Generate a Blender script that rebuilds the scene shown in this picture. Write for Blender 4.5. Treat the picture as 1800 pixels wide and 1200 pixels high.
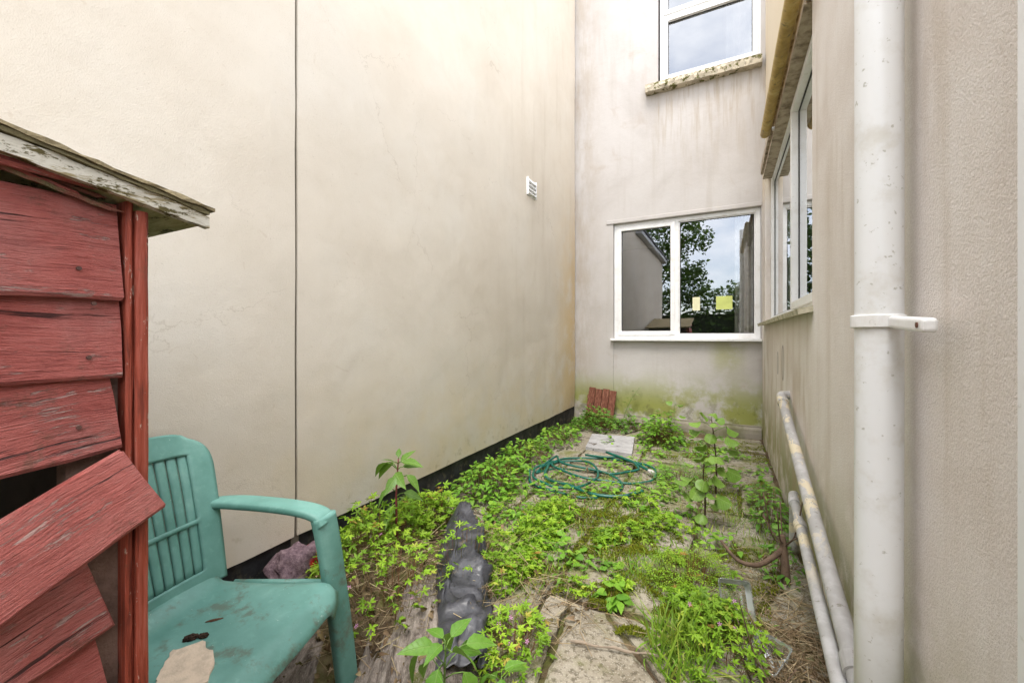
import bpy, bmesh, math, random
import numpy as np
from mathutils import Vector, Matrix, noise as mnoise

random.seed(7); rng = np.random.default_rng(7)
for o in list(bpy.data.objects): bpy.data.objects.remove(o)
scene = bpy.context.scene
COL = scene.collection
R = math.radians

# ------------------------------------------------------------------ camera
YAW = R(27.45); CAMZ = 1.17; FPX = 722.0
cam_d = bpy.data.cameras.new('camera'); cam = bpy.data.objects.new('camera', cam_d); COL.objects.link(cam)
cam.location = (0, 0, CAMZ); cam.rotation_euler = (R(90), 0, YAW)
cam_d.sensor_width = 36; cam_d.lens = 36*FPX/1800; cam_d.shift_y = -10/1800
cam_d.clip_start = 0.02; cam_d.clip_end = 500
scene.camera = cam
# ------------------------------------------------------------------ world, sun, exposure
SUN_DIR = Vector((0.05, -0.42, 0.90)).normalized()
w = bpy.data.worlds.new('World'); scene.world = w; w.use_nodes = True
nt = w.node_tree; nt.nodes.clear()
sky = nt.nodes.new('ShaderNodeTexSky'); sky.sky_type = 'NISHITA'; sky.sun_disc = False
sky.sun_elevation = math.asin(SUN_DIR.z); sky.sun_rotation = math.atan2(SUN_DIR.x, SUN_DIR.y)
tc = nt.nodes.new('ShaderNodeTexCoord')
mp = nt.nodes.new('ShaderNodeMapping'); mp.inputs['Scale'].default_value = (1, 1, 1.8); mp.inputs['Location'].default_value = (3.1, .4, .7)
nz = nt.nodes.new('ShaderNodeTexNoise'); nz.inputs['Scale'].default_value = 2.6; nz.inputs['Detail'].default_value = 7; nz.inputs['Roughness'].default_value = .56
rp = nt.nodes.new('ShaderNodeValToRGB'); rp.color_ramp.elements[0].position = .28; rp.color_ramp.elements[1].position = .52
mx = nt.nodes.new('ShaderNodeMix'); mx.data_type = 'RGBA'; mx.inputs[7].default_value = (10.5, 10.6, 11.0, 1)
bg = nt.nodes.new('ShaderNodeBackground'); bg.inputs['Strength'].default_value = 0.15
wo = nt.nodes.new('ShaderNodeOutputWorld')
nt.links.new(tc.outputs['Generated'], mp.inputs['Vector']); nt.links.new(mp.outputs[0], nz.inputs['Vector'])
nt.links.new(nz.outputs['Fac'], rp.inputs['Fac']); nt.links.new(rp.outputs['Color'], mx.inputs[0])
nt.links.new(sky.outputs[0], mx.inputs[6]); nt.links.new(mx.outputs[2], bg.inputs['Color']); nt.links.new(bg.outputs[0], wo.inputs[0])
sun_d = bpy.data.lights.new('sun', 'SUN'); sun_d.energy = 1.45; sun_d.angle = R(22); sun_d.color = (1, .95, .88)
sun = bpy.data.objects.new('sun', sun_d); COL.objects.link(sun)
sun.rotation_euler = SUN_DIR.to_track_quat('Z', 'Y').to_euler()
vs = scene.view_settings; vs.view_transform = 'Standard'; vs.look = 'None'; vs.gamma = 1; vs.use_curve_mapping = False
vs.exposure = 1.34
scene.cycles.max_bounces = 12; scene.cycles.diffuse_bounces = 8; scene.cycles.transparent_max_bounces = 12

# ------------------------------------------------------------------ helpers: geometry
SA, CA = math.sin(YAW), math.cos(YAW)
def ground_at(px, py, z=0.0):
    """where the sight line through a spot of the picture meets the height z"""
    u = (px-900)/FPX; v = (590-py)/FPX; t = (z-CAMZ)/v
    return Vector((t*(-SA+u*CA), t*(CA+u*SA), z))

class MB:
    def __init__(s): s.bm = bmesh.new()
    def box(s, lo, hi, bev=0.0, seg=1):
        lo = Vector(lo); hi = Vector(hi)
        r = bmesh.ops.create_cube(s.bm, size=1.0)
        for v in r['verts']:
            v.co = Vector((lo[i]+(hi[i]-lo[i])*(v.co[i]+.5) for i in range(3)))
        if bev > 0:
            es = {e for v in r['verts'] for e in v.link_edges}
            bmesh.ops.bevel(s.bm, geom=list(es), offset=bev, segments=seg, affect='EDGES', profile=.5)
        return s
    def tube(s, pts, rad, n=10, cap=True, sq=None):
        pts = [Vector(p) for p in pts]; rings = []
        up = None
        for i, p in enumerate(pts):
            a = pts[max(i-1, 0)]; b = pts[min(i+1, len(pts)-1)]
            t = (b-a).normalized()
            if up is None:
                up = Vector((0, 0, 1)) if abs(t.z) < .9 else Vector((1, 0, 0))
            x = up.cross(t).normalized(); up = t.cross(x).normalized()
            r_ = rad[i] if hasattr(rad, '__len__') else rad
            rx, ry = (r_ if hasattr(r_, '__len__') else (r_, r_))
            ring = []
            for k in range(n):
                a_ = 2*math.pi*(k+.5)/n; c, d = math.cos(a_), math.sin(a_)
                if sq:
                    c = math.copysign(abs(c)**sq, c); d = math.copysign(abs(d)**sq, d)
                ring.append(s.bm.verts.new(p+x*(rx*c)+up*(ry*d)))
            rings.append(ring)
        for a, b in zip(rings, rings[1:]):
            for k in range(n):
                s.bm.faces.new((a[k], a[(k+1) % n], b[(k+1) % n], b[k]))
        if cap:
            s.bm.faces.new(list(reversed(rings[0]))); s.bm.faces.new(rings[-1])
        return s
    def poly(s, pts): s.bm.faces.new([s.bm.verts.new(p) for p in pts]); return s
    def prism(s, pts, d):
        a = [s.bm.verts.new(p) for p in pts]; b = [s.bm.verts.new(Vector(p)+Vector(d)) for p in pts]
        n = len(a); s.bm.faces.new(list(reversed(a))); s.bm.faces.new(b)
        for i in range(n): s.bm.faces.new((a[i], a[(i+1) % n], b[(i+1) % n], b[i]))
        return s
    def grid(s, f, nu, nv, skip=None):
        vs_ = [[s.bm.verts.new(f(i/nu, j/nv)) for j in range(nv+1)] for i in range(nu+1)]
        for i in range(nu):
            for j in range(nv):
                if skip and skip(i, j): continue
                s.bm.faces.new((vs_[i][j], vs_[i+1][j], vs_[i+1][j+1], vs_[i][j+1]))
        loose = [v for v in s.bm.verts if not v.link_faces]
        if loose: bmesh.ops.delete(s.bm, geom=loose, context='VERTS')
        return s
    def cells(s, xs, zs, solid, y0, y1, conv=lambda a, d, z: (a, d, z)):
        """a wall with openings: cells of a grid, faces only where solid meets air"""
        nx, nz_ = len(xs)-1, len(zs)-1; cache = {}
        def V(i, k, d):
            key = (i, k, d)
            if key not in cache: cache[key] = s.bm.verts.new(conv(xs[i], (y0, y1)[d], zs[k]))
            return cache[key]
        S = lambda i, k: 0 <= i < nx and 0 <= k < nz_ and solid((xs[i]+xs[i+1])/2, (zs[k]+zs[k+1])/2)
        for i in range(nx):
            for k in range(nz_):
                if not S(i, k): continue
                s.bm.faces.new((V(i,k,0), V(i+1,k,0), V(i+1,k+1,0), V(i,k+1,0)))
                s.bm.faces.new((V(i,k,1), V(i,k+1,1), V(i+1,k+1,1), V(i+1,k,1)))
                if not S(i-1,k): s.bm.faces.new((V(i,k,0), V(i,k+1,0), V(i,k+1,1), V(i,k,1)))
                if not S(i+1,k): s.bm.faces.new((V(i+1,k,0), V(i+1,k,1), V(i+1,k+1,1), V(i+1,k+1,0)))
                if not S(i,k-1): s.bm.faces.new((V(i,k,0), V(i,k,1), V(i+1,k,1), V(i+1,k,0)))
                if not S(i,k+1): s.bm.faces.new((V(i,k+1,0), V(i+1,k+1,0), V(i+1,k+1,1), V(i,k+1,1)))
        return s
    def build(s, name, m, parent=None, smooth=False, solid=0, sub=0, keep=False, fix=True):
        me = bpy.data.meshes.new(name)
        if fix: bmesh.ops.recalc_face_normals(s.bm, faces=s.bm.faces[:])
        off = world_loc(parent) if (parent and not keep) else Vector()
        if off.length: bmesh.ops.translate(s.bm, vec=-off, verts=s.bm.verts[:])
        s.bm.to_mesh(me); s.bm.free()
        if smooth:
            for p in me.polygons: p.use_smooth = True
        me.materials.append(m)
        o = bpy.data.objects.new(name, me); COL.objects.link(o); o.parent = parent
        if solid:
            md = o.modifiers.new('solid', 'SOLIDIFY'); md.thickness = solid; md.offset = 0
        if sub:
            md = o.modifiers.new('sub', 'SUBSURF'); md.levels = sub; md.render_levels = sub
        return o
def world_loc(o):
    p = Vector()
    while o: p = p+o.location; o = o.parent
    return p
def tag(o, label, cat=None, group=None, kind=None):
    if label: o['label'] = label
    if cat: o['category'] = cat
    if group: o['group'] = group
    if kind: o['kind'] = kind
    return o
def thing(name, label, cat, loc, group=None):
    o = bpy.data.objects.new(name, None); COL.objects.link(o); o.location = loc; o.empty_display_size = .1
    return tag(o, label, cat, group)
def part_label(o, l): o['label'] = l; return o
def fbm(p, s=1.0, o=4): return mnoise.fractal(Vector(p)*s, 1.0, 2.0, o)
def spline(pts, n=12):
    P = [Vector(p) for p in pts]; P = [P[0]*2-P[1]]+P+[P[-1]*2-P[-2]]; out = []
    for i in range(1, len(P)-2):
        for k in range(n):
            t = k/n; a, b, c, d = P[i-1], P[i], P[i+1], P[i+2]
            out.append(.5*((2*b)+(c-a)*t+(2*a-5*b+4*c-d)*t*t+(3*b-a-3*c+d)*t**3))
    out.append(P[-2]); return out

# ------------------------------------------------------------------ helpers: materials
class Mat:
    def __init__(s, name):
        s.m = bpy.data.materials.new(name); s.m.use_nodes = True; s.nt = s.m.node_tree
        s.b = s.nt.nodes['Principled BSDF']; s.outn = s.nt.nodes['Material Output']
    def set(s, sock, v):
        if isinstance(v, bpy.types.NodeSocket): s.nt.links.new(v, sock)
        else:
            if sock.type == 'RGBA' and len(v) == 3: v = (*v, 1)
            sock.default_value = v
    def node(s, t, ins=None, **props):
        n = s.nt.nodes.new(t)
        for k, v in props.items(): setattr(n, k, v)
        for k, v in (ins or {}).items(): s.set(n.inputs[k], v)
        return n
    def pos(s): return s.node('ShaderNodeNewGeometry').outputs['Position']
    def obj(s, rand=0):
        o = s.node('ShaderNodeTexCoord').outputs['Object']
        if rand:
            r = s.node('ShaderNodeObjectInfo').outputs['Random']
            k = s.node('ShaderNodeVectorMath', {0: r, 1: (rand, rand*.7, rand*1.3)}, operation='MULTIPLY').outputs[0]
            o = s.node('ShaderNodeVectorMath', {0: o, 1: k}, operation='ADD').outputs[0]
        return o
    def scale(s, v, sc, loc=(0, 0, 0)): return s.node('ShaderNodeMapping', {'Vector': v, 'Scale': sc, 'Location': loc}).outputs[0]
    def noise(s, v, scale, detail=5, rough=.55, dist=0):
        return s.node('ShaderNodeTexNoise', {'Vector': v, 'Scale': scale, 'Detail': detail, 'Roughness': rough, 'Distortion': dist}).outputs['Fac']
    def voro(s, v, scale): return s.node('ShaderNodeTexVoronoi', {'Vector': v, 'Scale': scale}).outputs['Distance']
    def ramp(s, f, stops, interp='LINEAR'):
        n = s.node('ShaderNodeValToRGB', {'Fac': f}); e = n.color_ramp; e.interpolation = interp
        while len(e.elements) < len(stops): e.elements.new(.5)
        for el, (p, c) in zip(e.elements, stops):
            el.position = p; el.color = (*c, 1) if hasattr(c, '__len__') else (c, c, c, 1)
        return n.outputs['Color']
    def mix(s, f, a, b, blend='MIX'):
        n = s.node('ShaderNodeMix', data_type='RGBA', blend_type=blend)
        s.set(n.inputs[0], f); s.set(n.inputs[6], a); s.set(n.inputs[7], b); return n.outputs[2]
    def math(s, op, a, b=0.0, c=None):
        n = s.node('ShaderNodeMath', {0: a, 1: b}, operation=op)
        if c is not None: s.set(n.inputs[2], c)
        return n.outputs[0]
    def mul(s, *a):
        r = a[0]
        for x in a[1:]: r = s.math('MULTIPLY', r, x)
        return r
    def rng(s, v, a, b, c=0.0, d=1.0):
        n = s.node('ShaderNodeMapRange', {0: v, 1: a, 2: b, 3: c, 4: d}, interpolation_type='SMOOTHSTEP'); return n.outputs[0]
    def sep(s, v):
        n = s.node('ShaderNodeSeparateXYZ', {0: v}); return n.outputs
    def bump(s, h, strength=.3, dist=.01, normal=None):
        n = s.node('ShaderNodeBump', {'Height': h, 'Strength': strength, 'Distance': dist})
        if normal: s.set(n.inputs['Normal'], normal)
        return n.outputs[0]
    def done(s, color, rough=.8, normal=None, spec=.3, **kw):
        s.set(s.b.inputs['Base Color'], color); s.set(s.b.inputs['Roughness'], rough)
        s.b.inputs['Specular IOR Level'].default_value = spec
        if normal: s.set(s.b.inputs['Normal'], normal)
        for k, v in kw.items(): s.set(s.b.inputs[k.replace('_', ' ')], v)
        return s.m

def m_cream():
    k = Mat('cream_render'); p = k.pos(); x, y, z = k.sep(p)
    big = k.noise(p, 1.1, 6, .6); mid = k.noise(p, 5, 6, .65, .6); st = k.noise(k.scale(p, (1, 4.5, .35)), 1.6, 6, .6)
    c = k.ramp(big, [(.25, (.565, .50, .415)), (.52, (.615, .557, .475)), (.78, (.635, .59, .52))])
    c = k.mix(k.mul(k.rng(mid, .45, .75), .28), c, (.53, .465, .375))
    far = k.rng(y, 2.0, 4.6)
    c = k.mix(k.mul(k.rng(st, .5, .74), .34, far), c, (.45, .385, .30))
    # ochre run-off stain along the far end and the drip edge
    n2 = k.noise(p, 3.2, 5, .6)
    e1 = k.mul(k.rng(y, 4.45, 5.42), k.rng(z, 3.6, 1.2), k.rng(n2, .25, .6))
    c = k.mix(k.mul(e1, .62), c, (.56, .37, .12))
    e2 = k.mul(k.rng(z, 1.25, .2), k.rng(n2, .35, .66), k.rng(y, .6, 2.4, .35, 1))
    c = k.mix(k.mul(e2, .5), c, (.60, .485, .29))
    e3 = k.mul(k.rng(k.noise(p, 14, 4, .6), .55, .68), k.rng(z, .45, .2))
    c = k.mix(k.mul(e3, .4), c, (.30, .24, .13))
    speck = k.rng(k.noise(p, 95, 2, .5), .70, .76)
    c = k.mix(k.mul(speck, .35), c, (.30, .25, .19))
    scr = k.rng(k.noise(k.scale(p, (1, .7, 1)), 9, 3, .5, 2.2), .70, .74)
    c = k.mix(k.mul(scr, .25), c, (.45, .36, .27))
    h = k.math('ADD', k.mul(k.noise(p, 230, 3, .6), .9), k.mul(k.noise(p, 38, 4, .6), .6))
    gsp = k.rng(k.noise(p, 150, 3, .65), .56, .70); c = k.mix(k.mul(gsp, .16), c, (.36, .31, .25))
    crk = k.mul(k.rng(k.node('ShaderNodeTexVoronoi', {'Vector': k.node('ShaderNodeVectorMath', {0: p, 1: k.node('ShaderNodeCombineXYZ', {1: k.mul(n2, .5), 2: k.mul(mid, .35)}).outputs[0]}, operation='ADD').outputs[0], 'Scale': 1.3}, feature='DISTANCE_TO_EDGE').outputs['Distance'], .004, .0015), k.rng(k.noise(p, .9, 3, .5), .52, .6)); c = k.mix(k.mul(crk, .35), c, (.33, .27, .20))
    n = k.bump(h, .34, .005); n = k.bump(k.noise(p, 2.4, 3, .5), .25, .05, n)
    return k.done(c, .9, n, .15)
def m_back():
    k = Mat('grey_smooth_render'); p = k.pos(); x, y, z = k.sep(p)
    big = k.noise(p, 1.5, 7, .62, .5); st = k.noise(k.scale(p, (5, 1, .45)), 1.5, 6, .62)
    c = k.ramp(big, [(.25, (.42, .39, .37)), (.5, (.485, .46, .443)), (.75, (.525, .503, .49))])
    c = k.mix(k.mul(k.rng(st, .5, .75), .35), c, (.37, .33, .29))
    c = k.mix(k.mul(k.rng(k.noise(p, 3.4, 5, .6, .8), .57, .74), .45), c, (.39, .325, .275))
    # weathered strip down the left edge, runs under the upper sill
    c = k.mix(k.mul(k.rng(x, -1.40, -1.80), k.rng(k.noise(k.scale(p, (3, 1, .8)), 3, 5, .65), .35, .65), .55), c, (.36, .30, .235))
    run = k.mul(k.rng(z, 2.9, 4.2), k.rng(z, 4.4, 4.22), k.rng(x, -1.0, -.7), k.rng(k.noise(k.scale(p, (9, 1, .7)), 2, 5, .6), .45, .65))
    c = k.mix(k.mul(run, .6), c, (.35, .285, .21))
    # algae near the ground
    alg = k.noise(p, 2.6, 6, .65)
    a1 = k.mul(k.rng(z, .80, .25), k.rng(alg, .34, .54))
    c = k.mix(k.mul(a1, .9), c, (.25, .27, .045))
    a2 = k.mul(k.rng(z, .55, .14), k.rng(k.noise(p, 7, 5, .7), .5, .62))
    c = k.mix(k.mul(a2, .6), c, (.12, .115, .05))
    a3 = k.mul(k.rng(k.math('ABSOLUTE', k.math('ADD', x, -.02)), .26, .05), k.rng(z, 2.6, 1.1), k.rng(z, .55, .95), k.rng(z, 1.12, 1.0, .6, 1), k.rng(alg, .36, .55))
    c = k.mix(k.mul(a3, .6), c, (.30, .30, .11))
    crack = k.rng(k.noise(k.scale(p, (1.4, 1, 1)), 4, 4, .5, 1.5), .495, .5)
    h = k.math('ADD', k.mul(k.noise(p, 150, 3, .6), .4), k.noise(p, 16, 5, .62))
    return k.done(c, .88, k.bump(h, .3, .008), .2)
def m_right():
    k = Mat('coarse_buff_render'); p = k.pos(); x, y, z = k.sep(p)
    big = k.noise(p, 1.7, 6, .6, .3); st = k.noise(k.scale(p, (1, 3.6, .4)), 2.2, 6, .62)
    c = k.ramp(big, [(.3, (.65, .58, .525)), (.5, (.745, .69, .645)), (.72, (.79, .755, .725))])
    c = k.mix(k.mul(k.rng(st, .47, .74), .45), c, (.53, .445, .36))
    up = k.rng(z, 2.4, 3.1); c = k.mix(k.mul(up, k.rng(y, 2.6, 3.2), .8), c, (.70, .60, .43))
    gr = k.rng(k.noise(p, 210, 2, .6), .35, .65)
    c = k.mix(gr, k.mix(.15, c, (.36, .30, .24)), c)
    alg = k.noise(p, 3.5, 6, .65)
    a1 = k.mul(k.rng(z, .75, .15), k.rng(alg, .36, .56))
    c = k.mix(k.mul(a1, .8), c, (.25, .255, .075))
    a2 = k.mul(k.rng(z, 1.32, .85), k.rng(y, 2.3, 2.7), k.rng(k.noise(k.scale(p, (1, 2.5, .8)), 2.2, 5, .6), .42, .66))
    c = k.mix(k.mul(a2, .45), c, (.40, .30, .19))
    # patched round holes left by old pipes
    for cy, cz, r_ in ((3.62, .97, .085), (3.95, .95, .06)):
        d = k.math('SQRT', k.math('ADD', k.math('POWER', k.math('ADD', y, -cy), 2.0), k.math('POWER', k.mul(k.math('ADD', z, -cz), .62), 2.0)))
        c = k.mix(k.mul(k.rng(d, r_, r_*.8), .5), c, (.34, .30, .26))
        c = k.mix(k.mul(k.rng(d, r_, r_*.93), k.rng(d, r_*.75, r_*.88), .6), c, (.17, .145, .12))
    ne = k.rng(y, 3.2, 1.6, .35, 1)
    h = k.math('ADD', k.mul(k.noise(p, 190, 4, .65), ne), k.mul(k.noise(p, 24, 4, .6), .6))
    return k.done(c, .92, k.bump(h, .55, .008), .15)
def m_upvc(name='white_plastic_frame', col=(.80, .80, .80), dirt=.35):
    k = Mat(name); p = k.pos()
    n1 = k.noise(p, 9, 5, .65)
    c = k.mix(k.mul(k.rng(n1, .48, .75), dirt), col, (.52, .49, .42))
    c = k.mix(k.mul(k.rng(k.noise(p, 60, 3, .6), .64, .72), dirt), c, (.30, .29, .22))
    return k.done(c, .32, k.bump(n1, .05, .003), .45)
def m_plain(name, col, rough=.7, var=.3, sc=12, bump=.2, spec=.3, dark=None, bsc=None):
    k = Mat(name); v = k.obj(5); n1 = k.noise(v, sc, 5, .6)
    d = dark or tuple(x*.55 for x in col)
    c = k.mix(k.mul(k.rng(n1, .4, .7), var/.3*.6 if var < .5 else 1.0), col, d)
    return k.done(c, rough, k.bump(k.noise(v, bsc or sc*6, 4, .6), bump, .004), spec)
def m_glass(base=.20, tint=(.86, .90, .88)):
    k = Mat('window_glass'); n = k.nt.nodes
    tr = k.node('ShaderNodeBsdfTransparent', {'Color': tint})
    p = k.pos(); nb = k.bump(k.noise(p, 1.3, 2, .5), .05, .02)
    gl = k.node('ShaderNodeBsdfGlossy', {'Color': (.95, .97, 1), 'Roughness': .004, 'Normal': nb})
    fr = k.node('ShaderNodeFresnel', {'IOR': 1.52}).outputs[0]
    f = k.math('ADD', k.mul(fr, 1.0), base, ); f = k.math('MINIMUM', f, .95)
    mxs = k.node('ShaderNodeMixShader', {0: f, 1: tr.outputs[0], 2: gl.outputs[0]})
    k.nt.links.new(mxs.outputs[0], k.outn.inputs['Surface']); return k.m
def m_redwood():
    k = Mat('weathered_red_paint_on_wood'); o = k.obj(9); x, y, z = k.sep(o)
    wob = k.noise(o, 9, 3, .5); v = k.node('ShaderNodeVectorMath', {0: o, 1: k.node('ShaderNodeCombineXYZ', {2: k.mul(wob, .016)}).outputs[0]}, operation='ADD').outputs[0]
    g1 = k.noise(k.scale(v, (90, 7, 90)), 1.6, 7, .7); g2 = k.noise(k.scale(v, (330, 16, 330)), 1.6, 5, .7); g3 = k.noise(k.scale(v, (500, 150, 500)), 1.2, 3, .6)
    big = k.noise(o, 9, 6, .65)
    c = k.ramp(big, [(.3, (.34, .075, .060)), (.48, (.43, .112, .092)), (.7, (.50, .18, .155))])
    c = k.mix(k.mul(k.rng(g1, .50, .36), .45), c, (.17, .026, .021))
    c = k.mix(k.mul(k.rng(g2, .53, .70), .5), c, (.45, .185, .165))
    c = k.mix(k.mul(k.rng(g2, .45, .33), .6), c, (.15, .024, .02))
    c = k.mix(k.mul(k.rng(k.noise(o, 5, 5, .65), .5, .72), .5), c, (.33, .15, .135))
    peel = k.mul(k.rng(k.noise(k.scale(v, (120, 14, 120)), 1.3, 7, .75, .3), .55, .60), k.rng(k.noise(o, 14, 5, .65), .50, .58))
    c = k.mix(k.mul(peel, .6), c, (.50, .41, .36))
    lo = k.mul(k.rng(z, .017, .002), k.rng(k.noise(k.scale(o, (40, 22, 60)), 1.2, 6, .75), .40, .52))
    c = k.mix(k.mul(lo, .8), c, (.52, .42, .36))
    gm = k.rng(k.noise(o, 12, 6, .75), .57, .70); c = k.mix(k.mul(gm, .6), c, (.09, .062, .036))
    ck = k.rng(k.noise(k.scale(v, (150, 4, 150)), 1.0, 4, .6), .36, .33); c = k.mix(k.mul(ck, .9), c, (.03, .010, .009))
    h = k.math('ADD', k.math('ADD', k.mul(g1, .9), k.mul(g2, .9)), k.mul(g3, .35)); h = k.math('ADD', h, k.math('ADD', k.mul(peel, -.4), k.mul(ck, -.6)))
    return k.done(c, k.rng(big, .3, .7, .48, .7), k.bump(h, .95, .006), .35)
def m_teal():
    k = Mat('faded_teal_plastic'); o = k.pos()
    n1 = k.noise(o, 6, 6, .62); c = k.ramp(n1, [(.3, (.085, .215, .18)), (.55, (.13, .29, .25)), (.75, (.21, .385, .34))])
    c = k.mix(k.mul(k.rng(k.noise(o, 26, 5, .7), .55, .72), .35), c, (.20, .40, .34))
    x, y, z = k.sep(o)
    d = k.mul(k.rng(k.noise(o, 11, 6, .72), .53, .66), k.rng(z, .46, .41)); c = k.mix(k.mul(d, .6), c, (.10, .085, .055))
    c = k.mix(k.mul(k.rng(k.noise(k.scale(o, (1, 1, .5)), 40, 4, .6, 2.5), .70, .73), .55), c, (.55, .62, .58))
    return k.done(c, k.rng(n1, .3, .7, .38, .6), k.bump(k.noise(o, 120, 3, .6), .08, .003), .4)
def m_foliage(name, stops, rough=.5, trans=.35, spec=.3):
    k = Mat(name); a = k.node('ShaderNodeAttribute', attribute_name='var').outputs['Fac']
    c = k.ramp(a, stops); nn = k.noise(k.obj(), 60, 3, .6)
    pt = k.noise(k.pos(), 5.5, 3, .6); c = k.mix(k.mul(k.rng(pt, .45, .7), .55), c, k.mix(.55, c, (.075, .13, .02))); c = k.mix(k.mul(k.rng(k.noise(k.pos(), 4.1, 2, .5), .58, .75), .45), c, (.30, .32, .05))
    c = k.mix(k.mul(k.rng(nn, .4, .7), .3), c, k.mix(.5, c, (.10, .14, .02)))
    k.done(c, rough, None, spec)
    tl = k.node('ShaderNodeBsdfTranslucent', {'Color': k.mix(.35, c, (.22, .36, .03))})
    ms = k.node('ShaderNodeMixShader', {0: trans, 1: k.b.outputs[0], 2: tl.outputs[0]})
    k.nt.links.new(ms.outputs[0], k.outn.inputs['Surface']); return k.m
def m_bigleaf(name, col, vein, edge):
    k = Mat(name); o = k.obj(); x, y, z = k.sep(o); ax = k.math('ABSOLUTE', x)
    r = k.node('ShaderNodeObjectInfo').outputs['Random']
    c = k.mix(r, col, edge); c = k.mix(k.mul(k.rng(k.noise(o, 7, 4, .6), .4, .7), .4), c, tuple(q*.6 for q in col))
    mid = k.rng(ax, .022, .008); fr = k.math('FRACT', k.mul(k.math('SUBTRACT', y, k.mul(ax, .75)), 6.5)); sv = k.mul(k.rng(k.math('ABSOLUTE', k.math('SUBTRACT', fr, .5)), .09, .02), .5)
    vm = k.math('MAXIMUM', mid, sv); c = k.mix(k.mul(vm, .6), c, vein)
    k.done(c, .42, k.bump(k.mul(vm, -1.0), .4, .01), .4)
    tl = k.node('ShaderNodeBsdfTranslucent', {'Color': k.mix(.4, c, (.20, .34, .03))}); ms = k.node('ShaderNodeMixShader', {0: .3, 1: k.b.outputs[0], 2: tl.outputs[0]})
    k.nt.links.new(ms.outputs[0], k.outn.inputs['Surface']); return k.m
def m_slab():
    k = Mat('weathered_paving_concrete'); p = k.pos(); r = k.node('ShaderNodeObjectInfo').outputs['Random']
    n1 = k.noise(p, 5, 6, .65, .4); n2 = k.noise(p, 45, 4, .65)
    c = k.ramp(n1, [(.3, (.17, .148, .11)), (.5, (.27, .243, .19)), (.7, (.35, .325, .27))])
    c = k.mix(k.mul(r, .35), c, (.27, .22, .16))
    c = k.mix(k.rng(n2, .48, .62, 0, .75), c, (.095, .08, .055))
    agg = k.voro(p, 120); c = k.mix(k.mul(k.rng(agg, .38, .15), .6), c, (.42, .385, .32))
    mo = k.noise(p, 3.1, 6, .7, .3); c = k.mix(k.mul(k.rng(mo, .46, .66), .8), c, (.13, .14, .03))
    c = k.mix(k.mul(k.rng(k.noise(p, 6.5, 5, .7), .58, .7), .7), c, (.075, .055, .035))
    return k.done(c, .92, k.bump(k.math('ADD', n2, k.mul(agg, .5)), .5, .006), .15)
def m_soil():
    k = Mat('damp_soil'); p = k.pos(); n1 = k.noise(p, 7, 7, .7)
    c = k.ramp(n1, [(.3, (.055, .038, .024)), (.5, (.12, .085, .052)), (.72, (.24, .18, .115))])
    c = k.mix(k.mul(k.rng(k.noise(p, 2.3, 5, .65), .47, .62), .7), c, (.13, .15, .035))
    return k.done(c, .95, k.bump(k.math('ADD', n1, k.noise(p, 60, 5, .7)), .9, .02), .1)

CREAM, BACK, RIGHT = m_cream(), m_back(), m_right()
UPVC = m_upvc(); PIPEW = m_upvc('speckled_white_pipe_paint', (.75, .76, .765), .6)
GLASS = m_glass(); REDWOOD = m_redwood(); TEAL = m_teal(); SLAB = m_slab(); SOIL = m_soil()
k = Mat('black_bitumen_paint'); p_ = k.pos(); n_ = k.noise(p_, 8, 6, .7)
c_ = k.mix(k.rng(n_, .4, .7), (.018, .018, .021), (.045, .045, .05)); c_ = k.mix(k.mul(k.rng(k.noise(p_, 17, 6, .75), .50, .62), k.rng(k.sep(p_)[2], .2, .05)), c_, (.13, .11, .075))
BLACK = k.done(c_, .6, k.bump(n_, .4, .01), .3)
GASKET = m_plain('black_rubber_seal', (.02, .02, .022), .5)
CONC = m_plain('grey_mossy_concrete', (.30, .27, .22), .9, .45, 5, .5, dark=(.15, .15, .07))
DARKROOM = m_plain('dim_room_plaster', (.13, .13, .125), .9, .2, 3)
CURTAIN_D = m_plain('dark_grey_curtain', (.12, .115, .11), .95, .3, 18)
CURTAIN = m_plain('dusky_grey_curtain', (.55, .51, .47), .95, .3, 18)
FASCIA = m_plain('flaking_buff_fascia_paint', (.44, .37, .28), .75, .5, 14, .5, dark=(.17, .13, .09))
def m_gutter():
    k = Mat('ochre_stained_plastic'); p = k.pos(); n = k.noise(p, 9, 6, .65)
    c = k.ramp(n, [(.3, (.24, .155, .03)), (.5, (.40, .27, .06)), (.72, (.52, .40, .15))])
    c = k.mix(k.mul(k.rng(k.noise(p, 30, 4, .65), .56, .68), .8), c, (.10, .085, .03))
    return k.done(c, .55, k.bump(n, .15, .005), .4)
GUTTER = m_gutter()
def m_sill():
    k = Mat('flaking_sill_paint'); p = k.pos(); n = k.noise(p, 10, 6, .65, .5)
    c = k.mix(k.rng(n, .46, .52), (.42, .37, .285), (.54, .475, .37))
    c = k.mix(k.rng(k.noise(p, 13, 6, .7), .52, .58), c, (.11, .105, .035))
    return k.done(c, .85, k.bump(k.math('ADD', n, k.rng(n, .46, .52)), .8, .01), .2)
SILL = m_sill()
def m_waste():
    k = Mat('grey_pipe_with_flaking_cream_paint'); p = k.pos(); x, y, z = k.sep(p)
    n = k.noise(p, 14, 5, .6); c = k.mix(k.rng(n, .4, .7), (.36, .35, .34), (.47, .465, .46))
    f = k.mul(k.rng(k.noise(k.scale(p, (1, .55, 1)), 16, 5, .65, .5), .53, .55), k.rng(y, 1.7, 2.1))
    c = k.mix(f, c, (.60, .53, .38))
    c = k.mix(k.mul(k.rng(k.noise(p, 45, 4, .7), .60, .70), .6), c, (.14, .12, .07))
    return k.done(c, .55, k.bump(f, .4, .004), .35)
WASTE = m_waste()

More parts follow.
